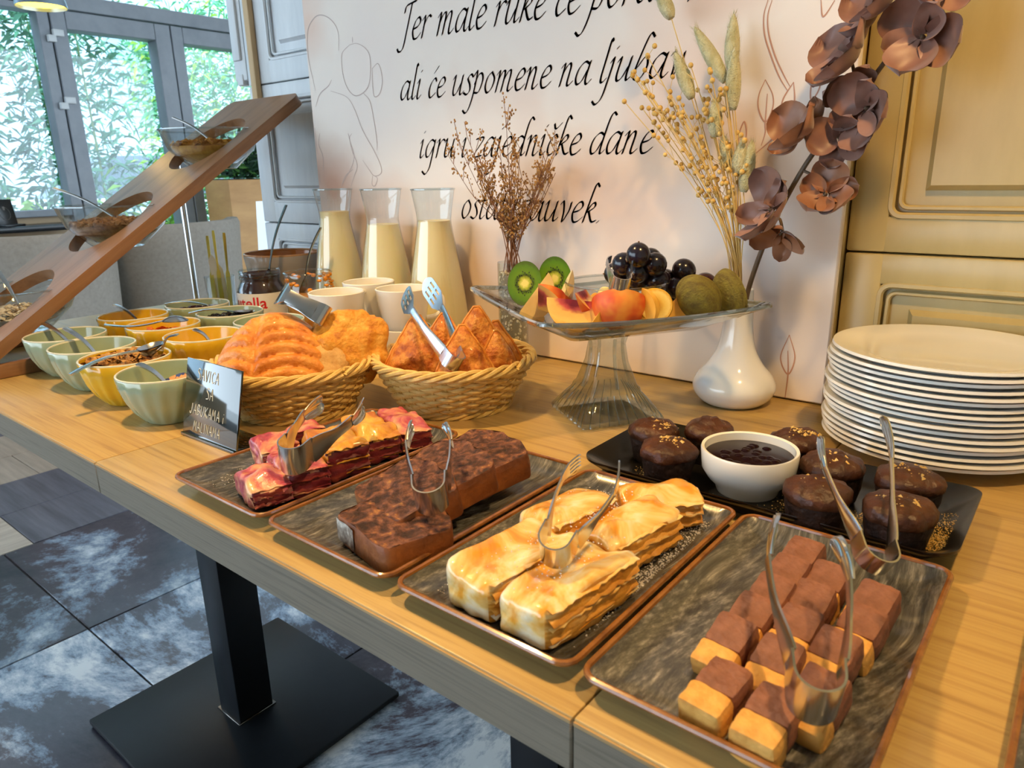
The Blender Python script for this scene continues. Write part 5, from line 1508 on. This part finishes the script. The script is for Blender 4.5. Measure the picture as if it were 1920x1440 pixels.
def kiwi(loc, rot, lab, s=1.0):
    t = thing('kiwi_half', lab, 'fruit', loc, rot=rot, group='kiwi halves on the cake stand')
    MB().grid(lambda u, v: (.023*s*math.sin(v*PI/2)*math.cos(u*2*PI), .030*s*math.sin(v*PI/2)*math.sin(u*2*PI), -.022*s*math.cos(v*PI/2)), 36, 10, wrap=True).build('skin', kiwi_skin, t, ang=80)
    MB().grid(lambda u, v: (.0228*s*v*math.cos(u*2*PI), .0298*s*v*math.sin(u*2*PI), .0004*(1-v)), 36, 6, wrap=True).build('cut_face', kiwi_cut, t)
    sd = MB()
    for k in range(26):
        a = k*2*PI/26; q = .40+.07*((k*7) % 3)
        sd.ball((.0228*s*q*math.cos(a), .0298*s*q*math.sin(a), .0006), (.0008, .0012, .0005), 5)
    sd.build('seeds', plain('kiwi_seed', '#120f08', rough=.4), t)['kind'] = 'stuff'
    return t
kiwi((-.588, .752, .918), (1.25, .15, .75), 'halved kiwi with its cut face to the room at the left corner of the stand')
kiwi((-.572, .798, .920), (1.35, -.1, .45), 'halved kiwi standing behind the first, beside the glass bowl')
kiwi((-.360, .795, .914), (-1.05, -.35, .2), 'halved kiwi lying with its fuzzy olive skin outward beside the banana', 1.12)
kiwi((-.335, .833, .916), (-1.25, -.1, -.45), 'halved kiwi with fuzzy brown skin at the right corner of the stand', 1.05)
ban = thing('banana_piece', 'cut banana piece with its face to the room', 'fruit', (-.399, .757, .905), rot=(1.35, .1, .62))
MB().lathe([(0, -.022), (.017, -.022), (.0205, -.018), (.0215, 0), (.0200, .016), (.0188, .0185)], 32, cap=False).build('peel', noisy('banana_peel', [(.3, '#b98a1e'), (.6, '#dfb02c'), (.8, '#8d6a1c')], (40, 40, 40), rough=.5), ban)
MB().lathe([(.0188, .0185), (.010, .0192), (0, .0190)], 32, cap=False).build('cut_face', radial('banana_cut', [(.1, '#8d6a2c'), (.25, '#d9a93c'), (.5, '#e9c45c'), (.8, '#efd27a'), (1, '#d9a02c')], .019, 'z', rough=.35), ban)
gbw = thing('fruit_bowl', 'small clear glass bowl of fruit chunks on the cake stand', 'bowl', (-.462, .776, ZP+.001))
MB().lathe([(0, 0), (.040, 0), (.050, .006), (.060, .022), (.064, .046), (.0625, .046), (.058, .022), (.048, .008), (0, .005)], 56, cap=False).build('bowl', glass, gbw)
MB().tube([(.0632*math.cos(a/56*2*PI), .0632*math.sin(a/56*2*PI), .046) for a in range(56)], .0017, 6, closed=True).build('rim', glass_solid, gbw)
r = random.Random(31)
for k in range(9):
    a = k*2*PI/9; q = .034 if k < 6 else .012
    tag(MB().bm(blob((.026, .020, .018), 4, 3.5, .001, 60, k)).build('fruit_chunk', yel_flesh if k % 3 else pale_flesh, loc=(-.462+q*math.cos(a), .776+q*math.sin(a), ZP+.017+.012*(k > 5)), rot=(r.random(), r.random(), r.random()*3)), 'yellow fruit chunk heaped in the small glass bowl', 'fruit', 'fruit chunks in the glass bowl')
tongs('small steel tongs standing in the glass bowl of fruit', (-.414, .706, .932), (-.466, .758, .957), (-.449, .789, .957), wb=.022, wn=.008, wt=.010, rb=.0105, style='plain', bow=.001)
gm = noisy('grape_skin', [(.3, '#0d0a12'), (.6, '#1c1626'), (.8, '#2a1a24')], (40, 40, 40), rough=.22, coat=.3)
gm2 = noisy('grape_skin_red', [(.3, '#1a0a10'), (.7, '#3a1620')], (40, 40, 40), rough=.2, coat=.3)
GR = [(-.437, .785, .960), (-.465, .798, .946), (-.445, .800, .938), (-.426, .808, .947), (-.444, .828, .950), (-.407, .850, .936), (-.412, .845, .914), (-.386, .868, .918), (-.400, .872, .912), (-.428, .822, .925), (-.488, .818, .930), (-.424, .862, .900), (-.455, .822, .924), (-.432, .848, .922), (-.447, .852, .905), (-.478, .835, .910), (-.378, .848, .900)]
for k, p in enumerate(GR):
    t = thing('grape', 'round black grape in the bunch at the back of the cake stand' if k not in (7, 8, 16) else 'reddish black grape at the right side of the bunch beside the kiwi halves', 'grape', p, rot=(k*.7, k*1.1, 0), group='black grapes on the cake stand')
    MB().ball((0, 0, 0), (.0148, .0148, .0156), 18).build('berry', gm if k not in (7, 8, 16) else gm2, t)
    MB().lathe([(0, .0150), (.0012, .0152), (.0010, .0168), (0, .017)], 8, cap=False).build('stalk_scar', plain('grape_scar', '#7a5a3a', rough=.7), t)
st = MB()
for a, b in ((0, 4), (1, 4), (3, 4), (4, 13), (5, 13), (7, 13)): st.tube(catmull([GR[a], ((GR[a][0]+GR[b][0])/2, (GR[a][1]+GR[b][1])/2, max(GR[a][2], GR[b][2])), GR[b]], 4), .0012, 5)
tag(st.build('grape_stalk', plain('stalk', '#8a5a3a', rough=.7)), 'thin brown stalk joining the black grapes', 'stalk')

# ================================================================== GLASS VASE WITH PEBBLES AND DRIED FLOWERS
gv = thing('glass_vase', 'narrow glass cylinder vase filled with pale pebbles', 'vase', (-.742, .917, TZ))
MB().lathe([(0, 0), (.0235, 0), (.0245, .002), (.0245, .170), (.0228, .170), (.0226, .006), (0, .005)], 40, cap=False).build('glass_body', glass, gv)
r = random.Random(17); pb = MB(); 
MB().lathe([(0, .006), (.0215, .006), (.0215, .150), (0, .152)], 28).build('pebble_core', plain('pebble_shade', '#8d8472', rough=.8), gv)
for i in range(620):
    a = r.random()*2*PI; z = .008+.146*r.random()
    pb.ball((.0212*math.cos(a), .0212*math.sin(a), z), (.0022*r.uniform(.6, 1.2),)*3, 5, i % 3)
for i in range(60):
    a = r.random()*2*PI; q = .02*math.sqrt(r.random())
    pb.ball((q*math.cos(a), q*math.sin(a), .152), .0024, 5, i % 3)
pb.build('pebbles', [plain('pebble_a', '#cfc6b0', rough=.7), plain('pebble_b', '#a89a80', rough=.7), plain('pebble_c', '#e2dcca', rough=.7)], gv)['kind'] = 'stuff'
df_m = plain('dried_stem', '#7a5238', rough=.8); bud_m = noisy('dried_bud', [(.3, '#8a6238'), (.7, '#c09a62')], (50, 50, 50), rough=.8)
r = random.Random(23)
for s in range(24):
    t = thing('dried_flower_stem', 'thin brown dried flower stem with tiny buds in the glass vase', 'dried flower', (-.742, .917, .902), group='dried flower stems in the glass vase')
    bx, by = r.uniform(-.014, .014), r.uniform(-.014, .014)
    u = (s+.5)/24
    ex = -.078+.185*u; hh = .22*(1-.5*abs(u-.52)**1.6)*r.uniform(.62, 1.05); ey = r.uniform(-.07, .028)
    main = catmull([(bx, by, -.0), (bx+ex*.22, by+ey*.2, hh*.34), (ex*.62, ey*.6, hh*.66), (ex, ey, hh)], 5)
    sm = MB(); sm.tube(main, [.0010*(1-.55*i/len(main)) for i in range(len(main))], 4)
    bu = MB()
    for b in range(9):
        k = r.randint(len(main)//3, len(main)-1); p = main[k]
        d = V((r.gauss(0, .5), r.gauss(0, .4), 1)).normalized(); L = r.uniform(.018, .045)
        e = p+d*L; sm.tube([p, p.lerp(e, .5)+V((0, 0, .002)), e], .0005, 3)
        for q in range(8):
            c = p.lerp(e, r.uniform(.35, 1.05))+V((r.gauss(0, .0025), r.gauss(0, .0025), r.gauss(0, .002)))
            bu.ball(c, r.uniform(.0011, .0022), 4)
    sm.build('stem', df_m, t); bu.build('buds', bud_m, t)['kind'] = 'stuff'

# ================================================================== WHITE VASE, FLAX, HARE'S TAIL GRASS, ORCHID
wv = thing('white_vase', 'white porcelain vase with a squat belly and tall neck', 'vase', (-.361, .925, TZ))
VP = catmull([(.034, 0, 0), (.040, .001, 0), (.050, .010, 0), (.0552, .023, 0), (.050, .038, 0), (.036, .055, 0), (.0255, .075, 0), (.0205, .100, 0), (.0185, .130, 0), (.0172, .156, 0)], 5)
MB().lathe([(0, .0005)]+[(p.x, p.y) for p in VP]+[(.0160, .1565), (.0145, .154), (.0145, .10), (0, .095)], 64, cap=False).build('body', plain('vase_porcelain', '#eef0f0', rough=.1, coat=.6), wv, ang=60)
VT = V((-.361, .925, TZ+.155))
tail_m = noisy('hare_tail', [(.3, '#bdb67e'), (.7, '#ded8ac')], (120, 120, 60), rough=.95, sheen=.6, bump=.8, bscale=500)
straw = noisy('straw', [(.3, '#c9a458'), (.7, '#e6cb86')], (100, 100, 20), rough=.6)
TL = [((-.471, 1.244), (-.492, 1.283)), ((-.399, 1.164), (-.445, 1.233)), ((-.395, 1.176), (-.396, 1.242)), ((-.385, 1.129), (-.387, 1.202)), ((-.436, 1.146), (-.462, 1.204)), ((-.404, 1.098), (-.407, 1.144)), ((-.392, 1.057), (-.399, 1.101)), ((-.374, 1.052), (-.370, 1.093)), ((-.366, 1.030), (-.359, 1.093))]
tn = ['bent far out over the lettering', 'leaning out beside the tallest upright head', 'standing tallest and upright', 'just below the tallest head', 'lying among the flax pods', 'standing low in front of the heart drawing', 'lowest, close to the flax stems', 'short, leaning to the orchid', 'pale green, touching the orchid petals']
r = random.Random(3)
for k, ((x0, z0), (x1, z1)) in enumerate(TL):
    yy = .925+(-.012, .0, .006, -.006, -.016, -.01, .004, -.004, .0)[k]
    t = thing('hare_tail_grass', "dried hare's tail grass head "+tn[k], 'dried grass', VT, group="hare's tail grass in the white vase")
    A = V((x0, yy, z0))-VT; B = V((x1, yy, z1))-VT
    s0 = V((r.uniform(-.008, .008), r.uniform(-.006, .006), -.04))
    MB().tube(catmull([s0, s0*.2+A*.3+V((0, 0, .02)), A*.72+V((.004, 0, 0)), A], 6), .0007, 4).build('stem', straw, t)
    d = B-A; L = d.length; ax = d.normalized()
    hd = MB(); nsec = 14
    pts = [A+d*(q/nsec) for q in range(nsec+1)]
    rad = [.0108*math.sin(PI*min(1, (q/nsec)*.94+.06))**.6*(1-.35*q/nsec)+.0004 for q in range(nsec+1)]
    hd.tube(pts, rad, 10); hd.build('seed_head', tail_m, t, ang=80)
    hr = MB(); o1 = ax.orthogonal().normalized(); o2 = ax.cross(o1)
    for q in range(260):
        w = r.random(); a = r.random()*2*PI; i = min(nsec, int(w*nsec)); n_ = o1*math.cos(a)+o2*math.sin(a)
        p = A+d*w+n_*rad[i]*.9; e = p+n_*.0035+ax*.006; sd = ax.cross(n_)*.0003
        hr.add([p-sd, p+sd, e], [(0, 1, 2)])
    hr.build('fine_hairs', tail_m, t, smooth=False)['kind'] = 'stuff'
pod_m = noisy('flax_pod', [(.3, '#c69a44'), (.7, '#e3c174')], (60, 60, 60), rough=.6)
for k in range(26):
    u = k/25
    t = thing('dried_flax_stem', 'straw coloured dried flax stem with round seed pods in the white vase', 'dried flax', VT, group='dried flax stems in the white vase')
    ex = -.158+.135*u+r.uniform(-.012, .012); hh = .205+.075*math.sin(PI*(.25+u*.6))*r.uniform(.5, 1.2)+r.uniform(-.05, .02)
    ey = r.uniform(-.055, .02)
    s0 = V((r.uniform(-.009, .009), r.uniform(-.007, .007), -.04))
    main = catmull([s0, V((s0.x*.5+ex*.12, ey*.1, hh*.22)), V((ex*.5, ey*.5, hh*.62)), V((ex, ey, hh))], 6)
    sm = MB(); sm.tube(main, .00065, 4); pd = MB()
    for b in range(6):
        i = r.randint(int(len(main)*.5), len(main)-1); p = main[i]
        e = p+V((r.gauss(-.006, .010), r.gauss(0, .008), r.uniform(.008, .026)))
        sm.tube([p, e], .0004, 3); pd.ball(e, r.uniform(.0028, .0038), 8)
    pd.ball(main[-1], .0035, 8)
    sm.build('stem', straw, t); pd.build('seed_pods', pod_m, t)['kind'] = 'stuff'
orb = thing('orchid_branch', 'artificial orchid branch with mauve brown flowers leaning out of the white vase', 'flower branch', VT)
BR = [V(p)-VT for p in [(-.350, .922, .875), (-.341, .90, .909), (-.321, .90, .98), (-.289, .90, 1.052), (-.258, .90, 1.101), (-.233, .90, 1.133), (-.206, .90, 1.173), (-.181, .90, 1.216), (-.171, .90, 1.26), (-.165, .90, 1.31)]]
BRC = catmull(BR, 5)
br_m = noisy('branch_bark', [(.3, '#4a3a2c'), (.7, '#6a5640')], (100, 100, 30), rough=.6)
MB().tube(BRC, [.0033*(1-.35*i/len(BRC)) for i in range(len(BRC))], 8).build('stem', br_m, orb)
pet_m = noisy('mauve_petal', [(.28, '#6b4638'), (.5, '#8a6152'), (.72, '#a78072')], (14, 14, 14), detail=4, rough=.42, sheen=.3, spec=.4)
pet_o = noisy('copper_petal', [(.28, '#74452c'), (.5, '#935f3f'), (.72, '#a87a5c')], (14, 14, 14), detail=4, rough=.42, sheen=.3)
def orchid(c, att, rot, s, m_, npet=5, seed=0):
    c = V(c)-VT; att = V(att)-VT
    r = random.Random(seed)
    fl_ = bpy.data.objects.new('flower', None); COL.objects.link(fl_); fl_.parent = orb; fl_.location = c; fl_.rotation_euler = rot; fl_.empty_display_size = .02
    stalk = MB().tube(catmull([att, att.lerp(c, .5)+V((0, 0, .006)), c], 5), .0018, 6).build('flower_stalk', br_m, orb)
    for k in range(npet):
        a = 2*PI*k/npet+r.uniform(-.2, .2)
        L = s*(.050 if k % 2 == 0 else .042)*r.uniform(.9, 1.1); W = s*(.046 if k % 2 == 0 else .030)
        cup = r.uniform(.2, .8)
        def fn(u, v):
            x = v*L; vv = .03+.97*v**1.15; wdt = W*.62*max(0, 1-abs(2*vv-1)**2.4)**.5
            y = (u-.5)*2*wdt
            z = .012*s*cup*(v*v*2-v)*1.6+.012*s*(abs(u-.5)*2)**2*(1-v*.3)+.0025*s*math.sin(u*7+v*5+k)
            return V((x+.003, y, z))
        mb = MB(); mb.grid(fn, 13, 13)
        mb.grid(lambda u, v: fn(u, v)-V((0, 0, .0007)), 13, 13)
        o = mb.build('petal', m_, fl_, (0, 0, 0), (r.uniform(-.2, .2), -r.uniform(.0, .5), a), ang=80)
    MB().ball((0, 0, .003), (.003*s, .003*s, .005*s), 8).build('flower_centre', br_m, fl_)
CF = V((-.62, -.78, .05))   # roughly towards the room
def frot(ax, ay, az): return (ax, ay, az)
FD = [((-.312, .885, 1.010), (-.307, .90, 1.013), (1.25, .3, -.7), 1.05, pet_m, 5), ((-.300, .890, .985), (-.312, .90, 1.0), (2.3, .2, -.3), .8, pet_o, 4),
      ((-.252, .880, 1.028), (-.285, .90, 1.055), (1.0, .9, -.2), .85, pet_o, 5), ((-.283, .885, 1.092), (-.272, .90, 1.08), (.9, -.3, -.5), 1.0, pet_o, 5),
      ((-.246, .892, 1.088), (-.262, .90, 1.095), (1.6, .3, .3), .85, pet_m, 4), ((-.218, .885, 1.118), (-.240, .90, 1.122), (1.45, .2, -.4), .95, pet_m, 5),
      ((-.242, .885, 1.172), (-.236, .90, 1.130), (1.0, -.2, -.6), 1.15, pet_m, 5), ((-.236, .905, 1.142), (-.233, .90, 1.133), (2.2, .4, .1), .8, pet_m, 4),
      ((-.172, .880, 1.182), (-.215, .90, 1.160), (1.4, .3, -.3), 1.0, pet_m, 5), ((-.214, .890, 1.222), (-.195, .90, 1.190), (1.1, -.4, -.6), 1.05, pet_m, 5), ((-.168, .89, 1.235), (-.178, .90, 1.222), (1.5, .4, .2), .9, pet_m, 4)]
for k, (c, a, ro, s, m_, n) in enumerate(FD): orchid(c, a, ro, s*.86, m_, n, 50+k)
